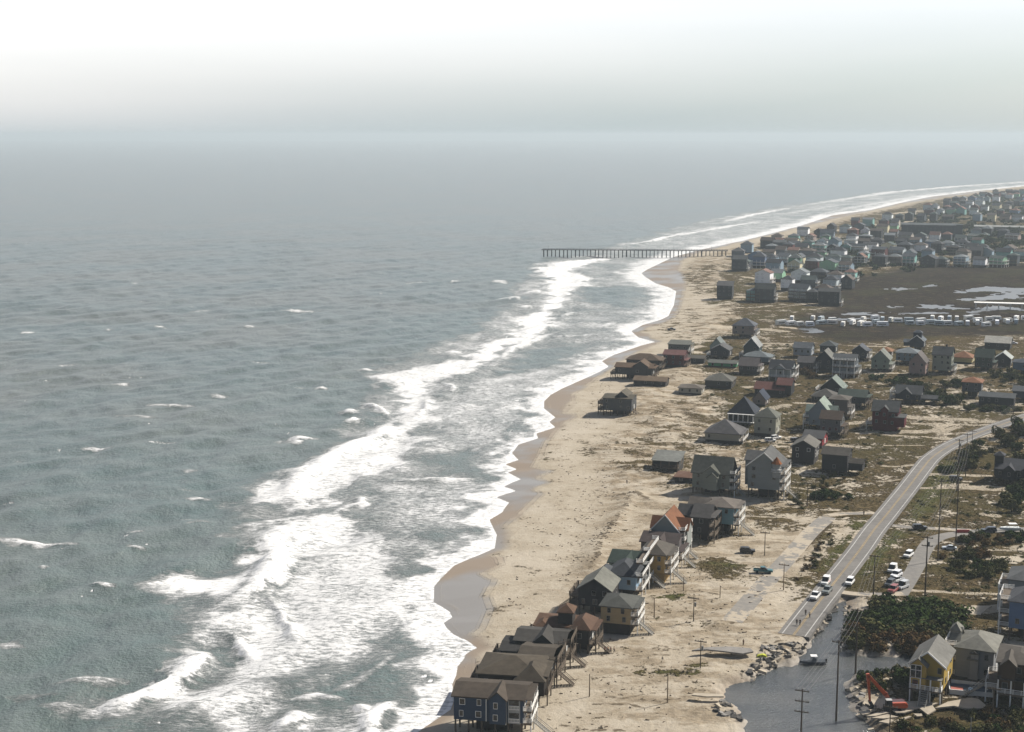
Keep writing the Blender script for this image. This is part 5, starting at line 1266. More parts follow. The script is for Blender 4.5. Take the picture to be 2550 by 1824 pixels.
V('suv', 'white car squeezed in the middle of the parked cluster', 2232, 1437, 220, (0.70, 0.71, 0.72), 'car', 'parked_car', GV)
V('pickup', 'white pickup truck lower in the parked cluster', 2230, 1451, 235, (0.66, 0.66, 0.64), 'pickup truck', 'pickup_truck', GV)
V('suv', 'dark car at the low end of the parked cluster', 2216, 1459, 215, (0.05, 0.055, 0.06), 'car', 'parked_car', GV)
V('van', 'pale box van at the corner of the side road', 2247, 1466, 225, (0.55, 0.57, 0.58), 'van', 'van', GV)
V('suv', 'red sided car parked in front of the pale box van', 2224, 1474, 215, (0.30, 0.07, 0.06), 'car', 'parked_car', GV)
V('suv', 'dark saloon turning off the highway onto the access road', 2290, 1319, 88, (0.025, 0.03, 0.04), 'car', 'parked_car', GV)
V('car', 'silver saloon parked on the sand track by shrubs', 2364, 1369, 282, (0.55, 0.60, 0.62), 'car', 'parked_car', GV)
V('suv', 'dark blue sport utility vehicle towing a white boat', 2462, 1326, 272, (0.06, 0.075, 0.10), 'car', 'parked_car', GV)
V('suv', 'black car with grey roof beside the tall pole', 2380, 1197, 95, (0.03, 0.032, 0.035), 'car', 'parked_car', GV)
V('pickup', 'teal pickup truck stopped on the sandy frontage road', 1900, 1427, 100, (0.03, 0.14, 0.15), 'pickup truck', 'pickup_truck', GV)
V('suv', 'black car among the grass near the ochre house', 1861, 1377, 95, (0.03, 0.03, 0.03), 'car', 'parked_car', GV)
V('pickup', 'dark pickup truck driving on the beach beside the surf', 1672, 823, 85, (0.06, 0.08, 0.10), 'pickup truck', 'pickup_truck', GV)
V('suv', 'white car parked below the beige tall house', 1918, 1101, 85, VW, 'car', 'parked_car', GV)
V('suv', 'white car facing the steps of the charcoal gabled cottage', 1932, 1094, 60, VW, 'car', 'parked_car', GV)
V('suv', 'dark grey car next to the crimson house', 1982, 1101, 80, (0.10, 0.10, 0.11), 'car', 'parked_car', GV)
V('car', 'small white car on the track by the cream barn', 2525, 857, 120, VW, 'car', 'parked_car', GV)

# ------------------------------------------------------------------ camper trailers of the campground
def camper(label, px, py, L, hgt, col, head):
    x, y, z = GG(px, py)
    root = empty('camper_trailer', (x, y, z), math.radians(90 - head)); tag(root, label, 'camper trailer', 'campers in the campground by the marsh')
    bm = bmesh.new()
    prism(bm, [(-L / 2, .55), (L / 2 - .3, .55), (L / 2, 1.2), (L / 2 - .05, 2.0), (L / 2 - .7, hgt), (-L / 2 + .25, hgt), (-L / 2, hgt - .35)], 'y', -1.2, 1.2)
    # profile runs along x
    for v in bm.verts: pass
    bm_obj('body', bm, paint(col), root)
    bm = bmesh.new()
    for s in (-1, 1): bx(bm, -L * .36, L * .26, s * 1.21 - .02, s * 1.21 + .02, 1.35, 2.05)
    bm_obj('window_band', bm, glass_mat(), root)
    bm = bmesh.new()
    for s in (-1, 1): bar(bm, (-.4, s * 1.22, .36), (-.4, s * .95, .36), .36, .36, 10)
    bm_obj('wheel', bm, TYRE, root)
    bm = bmesh.new(); bar(bm, (L / 2 - .2, 0, .6), (L / 2 + 1.2, 0, .5), .08, .08, 5); bm_obj('hitch', bm, TYRE, root)
rc = random.Random(5)
cxs = []
for rowi, (yy, xa, xb, stp, rn) in enumerate(((801, 1972, 2600, 23, 'upper line'), (811, 1945, 2600, 22, 'lower line'))):
    x = xa; k = 0
    while x < xb:
        if rc.random() > .13:
            c = rc.choice(((0.86, 0.86, 0.83), (0.80, 0.80, 0.76), (0.83, 0.84, 0.84), (0.62, 0.62, 0.57), (0.45, 0.52, 0.55), (0.74, 0.72, 0.66)))
            cn = {0: 'white', 1: 'off white', 2: 'cool white', 3: 'beige', 4: 'grey blue', 5: 'warm white'}[((0.86, 0.86, 0.83), (0.80, 0.80, 0.76), (0.83, 0.84, 0.84), (0.62, 0.62, 0.57), (0.45, 0.52, 0.55), (0.74, 0.72, 0.66)).index(c)]
            camper('%s camper trailer, %s from the left in the %s of the campground' % (cn, ordw(k), rn), x, yy + rc.uniform(-3, 3.5), rc.uniform(5.5, 8.5), rc.uniform(3.0, 3.7), c, rc.choice((15, 30, 60, 80, 100, 195, 200)))
            k += 1
        x += stp * rc.uniform(.75, 1.3)
bm = bmesh.new()
x, y, z = GG(2530, 771)
bx(bm, -30, 30, -4, 4, 4.2, 4.7)
for i in range(8):
    for s in (-3.5, 3.5): bx(bm, -29 + i * 8.2, -28.6 + i * 8.2, s - .2, s + .2, 0, 4.2)
_r = empty('open_shelter', (x, y, z), -.25); tag(_r, 'long white roofed shelter standing in the flooded marsh', 'shelter')
bm_obj('roof', bm, TRIM, _r)

# ------------------------------------------------------------------ fishing pier
def make_pier():
    ax, ay = G(1352, 640, 0.0); bx_, by_ = G(1812, 643, 0.0)
    A, B = Vector((ax, ay, 0)), Vector((bx_, by_, 0)); L = (B - A).length
    root = empty('fishing_pier', A, math.atan2(by_ - ay, bx_ - ax)); tag(root, 'long wooden fishing pier standing on many piles in the surf', 'pier')
    PM = mat('pier_timber', (0.055, 0.055, 0.055), .9, .25, .5)
    zt = 7.4
    bm = bmesh.new(); bx(bm, 0, L, -2.2, 2.2, zt, zt + .45); bx(bm, -1.5, 9, -4.5, 4.5, zt + .01, zt + .46)
    bm_obj('deck', bm, PM, root)
    bm = bmesh.new()
    for s in (-2.15, 2.15):
        for zz in (.75, 1.1, 1.45): bx(bm, 0, L, s - .08, s + .08, zt + zz, zt + zz + .13)
        for i in range(int(L / 3)): bx(bm, i * 3.0, i * 3.0 + .16, s - .07, s + .07, zt + .46, zt + 1.5)
    bm_obj('railing', bm, PM, root)
    n = 47
    pm = bpy.data.meshes.new('pile'); b2 = bmesh.new(); bx(b2, -.36, .36, -.36, .36, -3.0, zt - .01); b2.to_mesh(pm); b2.free(); pm.materials.append(PM)
    r = random.Random(3)
    for i in range(n):
        for s in (-2.0, 2.0):
            q = link_mesh('pile', pm, root); q.location = (1.0 + (L - 3) * i / (n - 1) + r.uniform(-.4, .4), s, 0); q.rotation_euler = (r.uniform(-.02, .02), r.uniform(-.025, .025), 0)
    bm = bmesh.new()
    for i in range(n): bx(bm, .8 + (L - 3) * i / (n - 1), 1.2 + (L - 3) * i / (n - 1), -2.3, 2.3, zt - .5, zt - .02)
    bm_obj('cross_beam', bm, PM, root)
    bm = bmesh.new()
    for xx in (6, 40, 90, 140, 180): bx(bm, xx, xx + .15, -2.0, -1.85, zt + .46, zt + 5)
    bm_obj('lamp_post', bm, PM, root)
make_pier()
house('grey pier house with hip roof at the shore end of the pier', 1822, 1852, 640, 626, 616, 'hip', (0.15, 0.17, 0.19), (0.13, 0.13, 0.13), 14, 1.6, 5, near=False, panes=False, win=3, name='pier_house', cat='building', lower='dark')

# ------------------------------------------------------------------ utility poles and wires
POLEM = mat('utility_pole_timber', (0.085, 0.068, 0.052), .9, .25, .6)
WOODP = mat('pale_pole_timber', (0.20, 0.15, 0.10), .9, .25, .6)
INSUL = mat('insulator_ceramic', (0.25, 0.25, 0.24), .4, .1, 1)
POLETOP = {}
def pole(label, px, py, ptop, arms, r=.17, m=None, key=None, zbase=None, group='utility poles along the road', trans=False):
    x, y, z = GG(px, py)
    if zbase is not None: z = zbase; x, y = G(px, py, z)
    h = Zat(px, ptop, y) - z
    root = empty('utility_pole', (x, y, z), -math.radians(22)); tag(root, label, 'utility pole', group)
    bm = bmesh.new(); bar(bm, (0, 0, -1.5), (0, 0, h), r, r * .62, 8); bm_obj('pole', bm, m or POLEM, root)
    tops = []
    for k in range(arms):
        za = h - .35 - 2.3 * k
        bm = bmesh.new(); bx(bm, -1.5, 1.5, -.12 - r, .0 - r, za - .11, za + .11); am = bm_obj('crossarm', bm, m or POLEM, root)
        bm = bmesh.new()
        for s in (-1.35, -.5, .5, 1.35): bar(bm, (s, -.06 - r, za + .11), (s, -.06 - r, za + .42), .07, .05, 6)
        bm_obj('insulator', bm, INSUL, am)
    if trans:
        bm = bmesh.new(); bar(bm, (.42, 0, h - 2.6), (.42, 0, h - 1.5), .26, .26, 10); bm_obj('transformer', bm, INSUL, root)
    if key: POLETOP[key] = (root, h, r)
    return root
pole('tall dark pole rising from the pond with its foot in water', 2082, 1795, 1595, 1, .24, key='b', zbase=.85, group='tall poles of the power line', trans=True)
pole('tall pole with three crossarms at the bottom edge in the pond', 1993, 1880, 1716, 3, .22, key='a', zbase=.85, group='tall poles of the power line')
pole('tall pole on the right bank of the pond by the inlet', 2130, 1679, 1516, 1, .24, key='c', zbase=.85, group='tall poles of the power line')
pole('tall pole between highway and the dark thicket', 2174, 1507, 1382, 1, .2, key='d', group='tall poles of the power line')
pole('tall pole at the foot of the narrow side road', 2303, 1492, 1336, 2, .24, key='e', group='tall poles of the power line', trans=True)
pole('tall pole beside the silver saloon', 2335, 1397, 1196, 1, .22, key='f', group='tall poles of the power line')
pole('tall pole standing between silver saloon and towed boat', 2380, 1350, 1168, 1, .2, key='g', group='tall poles of the power line')
pole('tall pole beside the black car right of the highway', 2383, 1224, 1094, 1, .24, key='h', group='tall poles of the power line', trans=True)
pole('slim tall pole left of the large dark gabled house', 2404, 1189, 1080, 1, .17, key='i', group='tall poles of the power line')
pole('pole at the inner side of the highway bend', 2419, 1138, 1072, 1, .15, key='j', group='tall poles of the power line')
pole('distant pole where the highway leaves the picture', 2523, 1046, 1010, 1, .15, key='k', group='tall poles of the power line')
WG = 'short poles on the washed over sand'
pole('short bare pole farthest down the sand near the blue house', 1468, 1735, 1679, 0, .16, WOODP, group=WG)
pole('short pole on sand above the split concrete slab', 1662, 1750, 1678, 0, .16, WOODP, group=WG)
pole('short pole with a small box in front of the broken asphalt', 1744, 1664, 1594, 1, .15, group=WG, trans=True)
pole('short pale pole beside the lower grass strip', 1629, 1540, 1490, 0, .16, WOODP, group=WG)
pole('short pole with transformer between the two grass strips', 1727, 1548, 1487, 1, .16, group=WG, trans=True)
pole('short pale pole beside the right end of the grass strip', 1793, 1489, 1459, 0, .14, WOODP, group=WG)
pole('short pale pole close to the ochre house', 1702, 1472, 1437, 0, .14, WOODP, group=WG)
pole('brown pole between frontage road and highway', 1951, 1470, 1404, 1, .16, WOODP, group=WG)
pole('slim pole left of the frontage road above the teal pickup', 1904, 1384, 1324, 1, .15, group=WG)
pole('slim pole near the upper end of the frontage road', 2010, 1262, 1202, 1, .15, group=WG)
pole('slim pole by the row of small shrubs', 2030, 1250, 1196, 0, .14, group=WG)
RG = 'poles among the houses on the right'
pole('thin grey pole beside the roof of the large grey house', 2372, 1580, 1546, 0, .12, INSUL, group=RG)
pole('pole in front of the brown shingled house with lamp', 2471, 1792, 1712, 1, .15, group=RG)
pole('pole at the bottom edge left of the concrete slabs', 2214, 1850, 1757, 1, .16, group=RG)
pole('grey lamp pole in the scrub below the concrete slabs', 2416, 1840, 1788, 0, .14, INSUL, group=RG)
WIREM = mat('power_cable', (0.16, 0.155, 0.15), .6, .05, 1)
def wires(a, b, label):
    (ra, ha, r1), (rb, hb, r2) = POLETOP[a], POLETOP[b]
    root = None
    bm = bmesh.new()
    for s in (-1.35, -.5, .5, 1.35):
        ca, cb = math.cos(-math.radians(22)), math.sin(-math.radians(22))
        p = Vector(ra.location) + Vector((s * ca, s * cb, ha + .05)); q = Vector(rb.location) + Vector((s * ca, s * cb, hb + .05))
        n = 12; prev = p
        sag = (q - p).length * .018
        for i in range(1, n + 1):
            t = i / n; c = p.lerp(q, t); c.z -= sag * 4 * t * (1 - t)
            bar(bm, prev, c, .028, .028, 4); prev = c
    o = bm_obj('power_line', bm, WIREM); tag(o, label, 'power line', 'power lines strung between the tall poles')
for a, b, lb in (('a', 'b', 'power cables crossing the pond between its two poles'), ('b', 'c', 'power cables from the pond pole to the right bank pole'), ('c', 'd', 'power cables passing over the dark thicket'), ('d', 'f', 'power cables above the narrow side road'), ('f', 'h', 'power cables running up beside the highway'), ('h', 'j', 'power cables along the highway bend'), ('j', 'k', 'farthest power cables toward the picture edge'), ('e', 'g', 'power cables between the side road poles'), ('g', 'i', 'power cables toward the large dark gabled house')):
    wires(a, b, lb)

# ------------------------------------------------------------------ excavator, skiff, towed boat
def make_excavator():
    x, y, z = GG(2222, 1772)
    root = empty('excavator', (x, y, z), math.radians(0)); tag(root, 'orange excavator with arm folded over broken concrete slabs', 'excavator')
    OR = paint((0.52, 0.085, 0.025)); DK = mat('dark_steel', (0.03, 0.03, 0.032), .6, .15, 1)
    for s in (-1.25, 1.25):
        bm = bmesh.new(); prism(bm, [(-2.1, .35), (-1.8, 0), (1.8, 0), (2.1, .35), (2.1, .7), (1.8, 1.0), (-1.8, 1.0), (-2.1, .7)], 'x', s - .35, s + .35)
        bm_obj('track', bm, DK, root)
    bm = bmesh.new(); bx(bm, -.9, .9, -1.0, 1.0, .7, 1.2); bm_obj('turntable', bm, DK, root)
    bm = bmesh.new(); prism(bm, [(-.4, 1.21), (2.9, 1.21), (3.2, 1.5), (3.1, 2.2), (2.6, 2.5), (-.4, 2.4)], 'y', -1.35, 1.35); bmesh.ops.bevel(bm, geom=bm.edges[:], offset=.12, segments=2, affect='EDGES'); bm_obj('body', bm, OR, root)
    bm = bmesh.new(); bx(bm, -1.7, -.41, -1.3, .1, 1.25, 3.0); cab = bm_obj('cab', bm, DK, root)
    bm = bmesh.new(); bx(bm, -1.75, -.40, -1.34, .14, 3.0, 3.12); bm_obj('cab_roof', bm, mat('pale_cab_roof', (.5, .5, .48), .5, .1, 1), cab)
    def beam(name, a, b, w0, w1):
        a, b = Vector(a), Vector(b); d = (b - a).normalized(); n = Vector((-d.z, 0, d.x))
        bm = bmesh.new()
        for s in (1,):
            pts = [a + n * w0, b + n * w1, b - n * w1, a - n * w0]
            A = [bm.verts.new(p + Vector((0, -.28, 0))) for p in pts]; B = [bm.verts.new(p + Vector((0, .28, 0))) for p in pts]
            bm.faces.new(A); bm.faces.new(B[::-1])
            for i in range(4): bm.faces.new((A[(i + 1) % 4], A[i], B[i], B[(i + 1) % 4]))
        return bm_obj(name, bm, OR, root)
    beam('boom', (-.5, .5, 2.0), (-1.6, .5, 4.1), .42, .45); beam('boom', (-1.55, .5, 3.8), (-5.6, .5, 8.3), .45, .3)
    beam('stick', (-5.75, .5, 8.7), (-5.0, .5, 2.2), .36, .2)
    bm = bmesh.new(); bar(bm, (-2.2, .5, 5.0), (-5.0, .5, 8.6), .1, .1, 6); bm_obj('hydraulic_ram', bm, DK, root)
    bm = bmesh.new(); prism(bm, [(-5.3, 2.3), (-4.6, 2.2), (-4.1, 1.3), (-4.3, .6), (-5.1, .5), (-4.7, 1.1), (-5.2, 1.7)], 'y', -.1, 1.1); bm_obj('bucket', bm, DK, root)
make_excavator()
def boat_hull(bm, L, W, Hh, z0=0.0):
    rings = []
    for t, wf, k in ((-.5, .92, 0), (-.2, 1.0, 0), (.15, .92, .02), (.36, .55, .12), (.5, .04, .28)):
        x = t * L; w = W / 2 * wf; zk = z0 + k * Hh
        rings.append([bm.verts.new(p) for p in ((x, -w, z0 + Hh), (x, -w * .8, zk + .1), (x, 0, zk), (x, w * .8, zk + .1), (x, w, z0 + Hh), (x, w * .82, z0 + Hh), (x, 0, z0 + Hh * .55), (x, -w * .82, z0 + Hh))])
    for a, b in zip(rings, rings[1:]):
        for i in range(8): bm.faces.new((a[i], a[(i + 1) % 8], b[(i + 1) % 8], b[i]))
    bm.faces.new(rings[0][::-1]); bm.faces.new(rings[-1])
x, y = G(2023, 1653, .85)
r = empty('skiff', (x, y, .80), math.radians(178)); tag(r, 'flat grey skiff with white canopy moored in the pond', 'boat')
bm = bmesh.new(); boat_hull(bm, 6.4, 2.1, .85); bm_obj('hull', bm, mat('skiff_hull', (0.10, 0.115, 0.13), .5, .1, 1), r)
bm = bmesh.new(); bx(bm, -.9, .0, -.5, .5, .5, 1.6); bm_obj('console', bm, mat('skiff_console', (0.13, .15, .17), .5, .1, 1), r)
bm = bmesh.new(); bx(bm, -1.1, .5, -.8, .8, 2.05, 2.15)
bm_obj('canopy', bm, TRIM, r)
bm = bmesh.new()
for sx in (-1.0, .4):
    for sy in (-.7, .7): bx(bm, sx - .04, sx + .04, sy - .04, sy + .04, .6, 2.05)
bm_obj('canopy_post', bm, INSUL, r)
bm = bmesh.new(); bx(bm, -3.6, -3.2, -.2, .2, .3, 1.3); bm_obj('outboard_motor', bm, TYRE, r)
x, y, z = GG(2514, 1326)
r = empty('trailered_boat', (x, y, z), math.radians(180)); tag(r, 'white motorboat with canopy riding on a trailer behind the dark blue car', 'boat')
bm = bmesh.new(); boat_hull(bm, 6.6, 2.3, 1.0, .75); bm_obj('hull', bm, paint((.66, .69, .68)), r)
bm = bmesh.new(); bx(bm, -2.2, .4, -.95, .95, 2.85, 2.95); bm_obj('canopy', bm, TRIM, r)
bm = bmesh.new()
for sx in (-2.1, .3):
    for sy in (-.85, .85): bx(bm, sx - .04, sx + .04, sy - .04, sy + .04, 1.5, 2.85)
bm_obj('canopy_post', bm, INSUL, r)
bm = bmesh.new(); bx(bm, -3.0, 4.6, -.08, .08, .5, .62)
for s in (-1, 1): bx(bm, -1.6, 1.6, s * .9 - .06, s * .9 + .06, .5, .7)
tr = bm_obj('trailer_frame', bm, INSUL, r)
for sx in (-.9, -.1):
    for s in (-1.12, 1.12):
        q = link_mesh('wheel', wheel_mesh(.32, .22), r); q.location = (sx, s, .32)

# swimming pool terrace, walls and barrier by the yellow house
x, y, z = GG(2412, 1733)
r = empty('swimming_pool', (x, y, z), -math.radians(14)); tag(r, 'above ground pool with white walls and blue cover beside the yellow house', 'swimming pool')
bm = bmesh.new()
bx(bm, -4.2, 5.5, -.1, .1, 0, 1.2); bx(bm, -4.2, 5.5, 4.9, 5.1, 0, 1.2); bx(bm, -4.3, -4.1, .11, 4.89, 0, 1.2); bx(bm, 5.3, 5.5, .11, 4.89, 0, 1.2)
bm_obj('pool_wall', bm, TRIM, r)
bm = bmesh.new(); bx(bm, -4.05, 5.25, .15, 4.85, .6, .9); bm_obj('pool_cover', bm, mat('pool_cover_cloth', (0.06, 0.10, 0.16), .5, .25, .5), r)
bm = bmesh.new(); bx(bm, -3.9, -1.2, .6, 2.6, .905, 1.0); bm_obj('raft', bm, mat('pink_raft', (0.45, 0.16, 0.13), .6, .1, .6), r)
x, y, z = GG(2425, 1714)
bm = bmesh.new(); bx(bm, -5.5, 5.8, -.08, .08, 0, 1.5)
o = bm_obj('fence', bm, TRIM); o.location = (x, y, z); o.rotation_euler = (0, 0, -math.radians(18)); tag(o, 'long white panel fence in front of the large grey house', 'fence')
x, y, z = GG(2397, 1327)
bm = bmesh.new()
bx(bm, -2.2, 2.2, -.3, .3, .0, .5); bx(bm, -2.2, 2.2, -.12, .12, .501, 1.0)
o = bm_obj('road_barrier', bm, paint((0.5, .05, .05))); o.location = (x, y, z); tag(o, 'low red plastic barrier on the access road', 'road barrier')
x, y, z = GG(1897, 1635)
bm = bmesh.new(); prism(bm, [(-1.3, 0), (1.3, 0), (1.0, .35), (.3, .6), (-.5, .5), (-1.1, .3)], 'y', -.5, .5)
for v in bm.verts: v.co.x += .25 * v.co.y
o = bm_obj('raft_bag', bm, mat('yellow_vinyl', (0.50, 0.53, 0.05), .5, .15, 1)); o.location = (x, y, z); tag(o, 'bright yellow vinyl bundle lying in the rubble', 'bundle')

# ------------------------------------------------------------------ broken slabs of road and concrete
CONC = mat('broken_concrete', (0.46, 0.40, 0.31), .9, .22, .5)
ASPD = asphalt_mat('broken_asphalt', (0.15, 0.14, 0.125), (0.20, 0.185, 0.165))
RUB = mat('asphalt_rubble', (0.085, 0.08, 0.074), .9, .4, .7)
def slab(label, pts, thick, lift, m, tilt=(0, 0), group=None, name='concrete_slab', cat='slab'):
    W = [G(*p, 2.2) for p in pts]
    c = np.mean(W, 0); z = gz(*c)
    bm = bmesh.new(); A = []; B = []
    for q in W:
        dx, dy = q[0] - c[0], q[1] - c[1]
        h = lift + tilt[0] * dx + tilt[1] * dy
        A.append(bm.verts.new((dx, dy, h))); B.append(bm.verts.new((dx, dy, h - thick)))
    bm.faces.new(A); bm.faces.new(B[::-1])
    for i in range(len(A)):
        j = (i + 1) % len(A); bm.faces.new((A[j], A[i], B[i], B[j]))
    o = bm_obj(name, bm, m); o.location = (c[0], c[1], z); tag(o, label, cat, group)
SG = 'tilted slabs along the breach'
slab('long undercut slab of grey asphalt overhanging the sand', [(1723, 1631), (1760, 1629), (1800, 1633), (1850, 1639), (1876, 1634), (1868, 1626), (1820, 1622), (1770, 1623), (1740, 1626)], .35, 1.5, ASPD, (0, .01), SG, 'asphalt_slab')
slab('pale concrete strip with dark undercut beside the pond', [(1722, 1742), (1760, 1746), (1802, 1746), (1800, 1741), (1770, 1739), (1728, 1737)], .3, 1.5, CONC, (0, 0), SG)
slab('large cream slab in front of the yellow house', [(2225, 1772), (2250, 1753), (2290, 1752), (2336, 1757), (2310, 1766), (2285, 1771)], .3, .7, CONC, (.0, .0), SG)
slab('long cream driveway slab split from the ground', [(2328, 1772), (2360, 1757), (2418, 1747), (2436, 1750), (2454, 1765), (2452, 1773), (2405, 1773), (2375, 1767)], .35, .9, CONC, (.0, .012), SG)
slab('tilted cream slab below the split driveway', [(2288, 1772), (2320, 1764), (2330, 1776), (2310, 1787)], .3, .9, CONC, (-.02, .05), SG)
slab('cream slab touching the excavator tracks', [(2222, 1776), (2270, 1771), (2276, 1775), (2252, 1782), (2232, 1782)], .3, .8, CONC, (.0, .03), SG)
slab('grey slab lying left of the excavator', [(2138, 1770), (2175, 1764), (2178, 1768), (2150, 1779)], .3, .9, CONC, (.01, .04), SG)
slab('flat slab at the pond edge below the excavator', [(2157, 1788), (2200, 1777), (2215, 1779), (2180, 1788)], .3, .7, CONC, (0, .03), SG)
slab('curved slab lying lower on the bank', [(2170, 1792), (2210, 1784), (2238, 1790), (2200, 1794)], .3, .7, CONC, (0, .03), SG)
slab('pale slab fragment nearest the bottom pole', [(2188, 1803), (2215, 1796), (2226, 1800), (2212, 1807)], .3, .8, CONC, (0, .04), SG)
slab('small bright slab fragment under the tilted slab', [(2274, 1783), (2295, 1783), (2297, 1788), (2284, 1789)], .25, .6, CONC, (0, .05), SG)
slab('narrow broken strip of slab pointing at the pond', [(2228, 1799), (2262, 1788), (2270, 1789), (2240, 1801)], .25, .7, CONC, (0, .02), SG)
slab('thin slab lying in shallow water at the bottom', [(2160, 1810), (2175, 1807), (2177, 1810), (2163, 1813)], .25, 1.6, CONC, (0, 0), SG)
slab('concrete pad beside the tall blue house', [(2398, 1531), (2418, 1508), (2468, 1510), (2440, 1531)], .25, .22, CONC, (0, 0), 'concrete pads of the houses')
slab('cream pad under the blue house at the right edge', [(2512, 1612), (2516, 1598), (2600, 1600), (2600, 1614)], .25, .25, CONC, (0, 0), 'concrete pads of the houses')
slab('sunlit pad by the shrubs near the towed boat', [(2534, 1372), (2540, 1358), (2590, 1360), (2590, 1374)], .2, .2, CONC, (0, 0), 'concrete pads of the houses')
slab('tan pad below the palm coloured scrub', [(2484, 1402), (2492, 1387), (2535, 1387), (2550, 1396), (2530, 1406)], .2, .2, CONC, (0, 0), 'concrete pads of the houses')
# rubble: individual chunks
rr = random.Random(8)
chunks = []
for v in range(4):
    bm = bmesh.new(); n = 6
    ring = [(math.cos(2 * math.pi * i / n + rr.uniform(-.3, .3)) * rr.uniform(.6, 1.0), math.sin(2 * math.pi * i / n) * rr.uniform(.4, .8)) for i in range(n)]
    A = [bm.verts.new((a, b, .16 + rr.uniform(-.02, .02))) for a, b in ring]; B = [bm.verts.new((a * 1.04, b * 1.04, -.16)) for a, b in ring]
    bm.faces.new(A); bm.faces.new(B[::-1])
    for i in range(n): bm.faces.new((A[(i + 1) % n], A[i], B[i], B[(i + 1) % n]))
    bmesh.ops.recalc_face_normals(bm, faces=bm.faces)
    for mm in (RUB, CONC, ASPD):
        me = bpy.data.meshes.new('rubble_chunk'); bm.to_mesh(me); me.materials.append(mm); chunks.append(me)
    bm.free()
areas = [([(1900, 1618), (1990, 1602), (2014, 1590), (2010, 1612), (1985, 1632), (1930, 1655), (1870, 1690), (1858, 1682), (1880, 1650)], 130, 'broken asphalt chunk in the rubble heap left of the skiff', 'chunks in the rubble heap'),
         ([(2022, 1578), (2040, 1545), (2062, 1505), (2085, 1500), (2070, 1530), (2046, 1568)], 60, 'dark chunk lining the water side of the broken highway', 'chunks along the broken highway'),
         ([(1775, 1762), (1800, 1748), (1842, 1768), (1850, 1794), (1790, 1784)], 32, 'dark chunk below the undercut concrete strip', 'chunks below the concrete strip'),
         ([(2100, 1500), (2122, 1510), (2122, 1560), (2110, 1600), (2120, 1628), (2102, 1628), (2096, 1590), (2108, 1550)], 50, 'stone chunk on the right bank of the pond', 'stones of the right pond bank'),
         ([(2112, 1715), (2135, 1706), (2160, 1750), (2190, 1770), (2160, 1790), (2130, 1770)], 36, 'concrete chunk on the bank left of the excavator', 'chunks by the excavator')]
for ai, (poly, cnt, lb, gp) in enumerate(areas):
    pw = Gn(poly, 1.6); lo, hi = pw.min(0), pw.max(0); k = 0
    pts = []
    while len(pts) < cnt:
        q = np.array([[rr.uniform(lo[0], hi[0]), rr.uniform(lo[1], hi[1])]])
        if inside(q, pw)[0]: pts.append(q[0])
    zs = ground_z(np.array(pts))
    for q, z in zip(pts, zs):
        o = bpy.data.objects.new('rubble_chunk', rr.choice(chunks)); COL.objects.link(o)
        s = rr.uniform(.45, 1.5)
        o.location = (q[0], q[1], max(z, .8) + .12); o.scale = (s, s, s * rr.uniform(.8, 1.6)); o.rotation_euler = (rr.uniform(-.5, .5), rr.uniform(-.5, .5), rr.uniform(0, 6.28))
        tag(o, lb, 'rubble', gp)

# ------------------------------------------------------------------ shrubs, trees, grass, driftwood
def leaf_mat(name, a, b_, c_):
    m, nt, b = new_mat(name)
    oi = nt.n('ShaderNodeObjectInfo').outputs['Random']
    n = nt.noise(nt.pos(), 0.9, 3, .6); n2 = nt.noise(nt.pos(), 4.0, 2, .5)
    c = nt.mix(nt.ss(n, .38, .62), a, b_); c = nt.mix(nt.math('MULTIPLY', nt.ss(n2, .52, .7), .7), c, c_)
    c = nt.mix(nt.math('MULTIPLY', oi, .18), c, (0.06, 0.052, 0.024))
    nt.link(c, b.inputs['Base Color']); b.inputs['Roughness'].default_value = .85; b.inputs['Specular IOR Level'].default_value = .04
    return m
DARKL = leaf_mat('dark_shrub_leaves', (0.017, 0.034, 0.007), (0.034, 0.058, 0.012), (0.066, 0.092, 0.024))
BROWNL = leaf_mat('brown_shrub_leaves', (0.095, 0.050, 0.020), (0.11, 0.074, 0.030), (0.17, 0.13, 0.068))
OLIVEL = leaf_mat('olive_shrub_leaves', (0.048, 0.054, 0.018), (0.084, 0.082, 0.030), (0.15, 0.13, 0.058))
BARK = mat('shrub_bark', (0.09, 0.07, 0.05), .9, .2, 2)
def leaf_cloud(seed, n, shape, size):
    r = np.random.RandomState(seed)
    lobes = [(r.uniform(-.45, .45) * shape[0], r.uniform(-.45, .45) * shape[1], r.uniform(.25, .75) * shape[2], r.uniform(.28, .5)) for _ in range(8)]
    V, F = [], []
    for i in range(n):
        lx, ly, lz, lr = lobes[r.randint(len(lobes))]
        d = r.normal(size=3); d /= np.linalg.norm(d); rad = r.uniform(.55, 1.0) ** .5
        c = np.array([lx + d[0] * lr * rad * shape[0] * .75, ly + d[1] * lr * rad * shape[1] * .75, max(.02, lz + d[2] * lr * rad * shape[2] * .8)])
        nn = d + r.normal(size=3) * .6; nn /= np.linalg.norm(nn)
        a = np.cross(nn, r.normal(size=3)); a /= np.linalg.norm(a); b = np.cross(nn, a)
        s = size * r.uniform(.6, 1.3); k = len(V)
        V += [c + a * s, c + b * s * .6, c - a * s, c - b * s * .6]; F.append((k, k + 1, k + 2, k + 3))
    return np.array(V), np.array(F)
SHR = {}
for nm, m in (('dark', DARKL), ('brown', BROWNL), ('olive', OLIVEL)):
    SHR[nm] = []
    for v in range(4):
        Vv, Ff = leaf_cloud(10 + v * 7 + len(nm), 420, (1.0, 1.0, .8), .10)
        me = np_mesh('crown', Vv, Ff, m, False); SHR[nm].append(me)
bmk = bmesh.new()
for k in range(5):
    a = k * 1.26
    bar(bmk, (0, 0, -.2), (.32 * math.cos(a), .32 * math.sin(a), .45), .045, .018, 5)
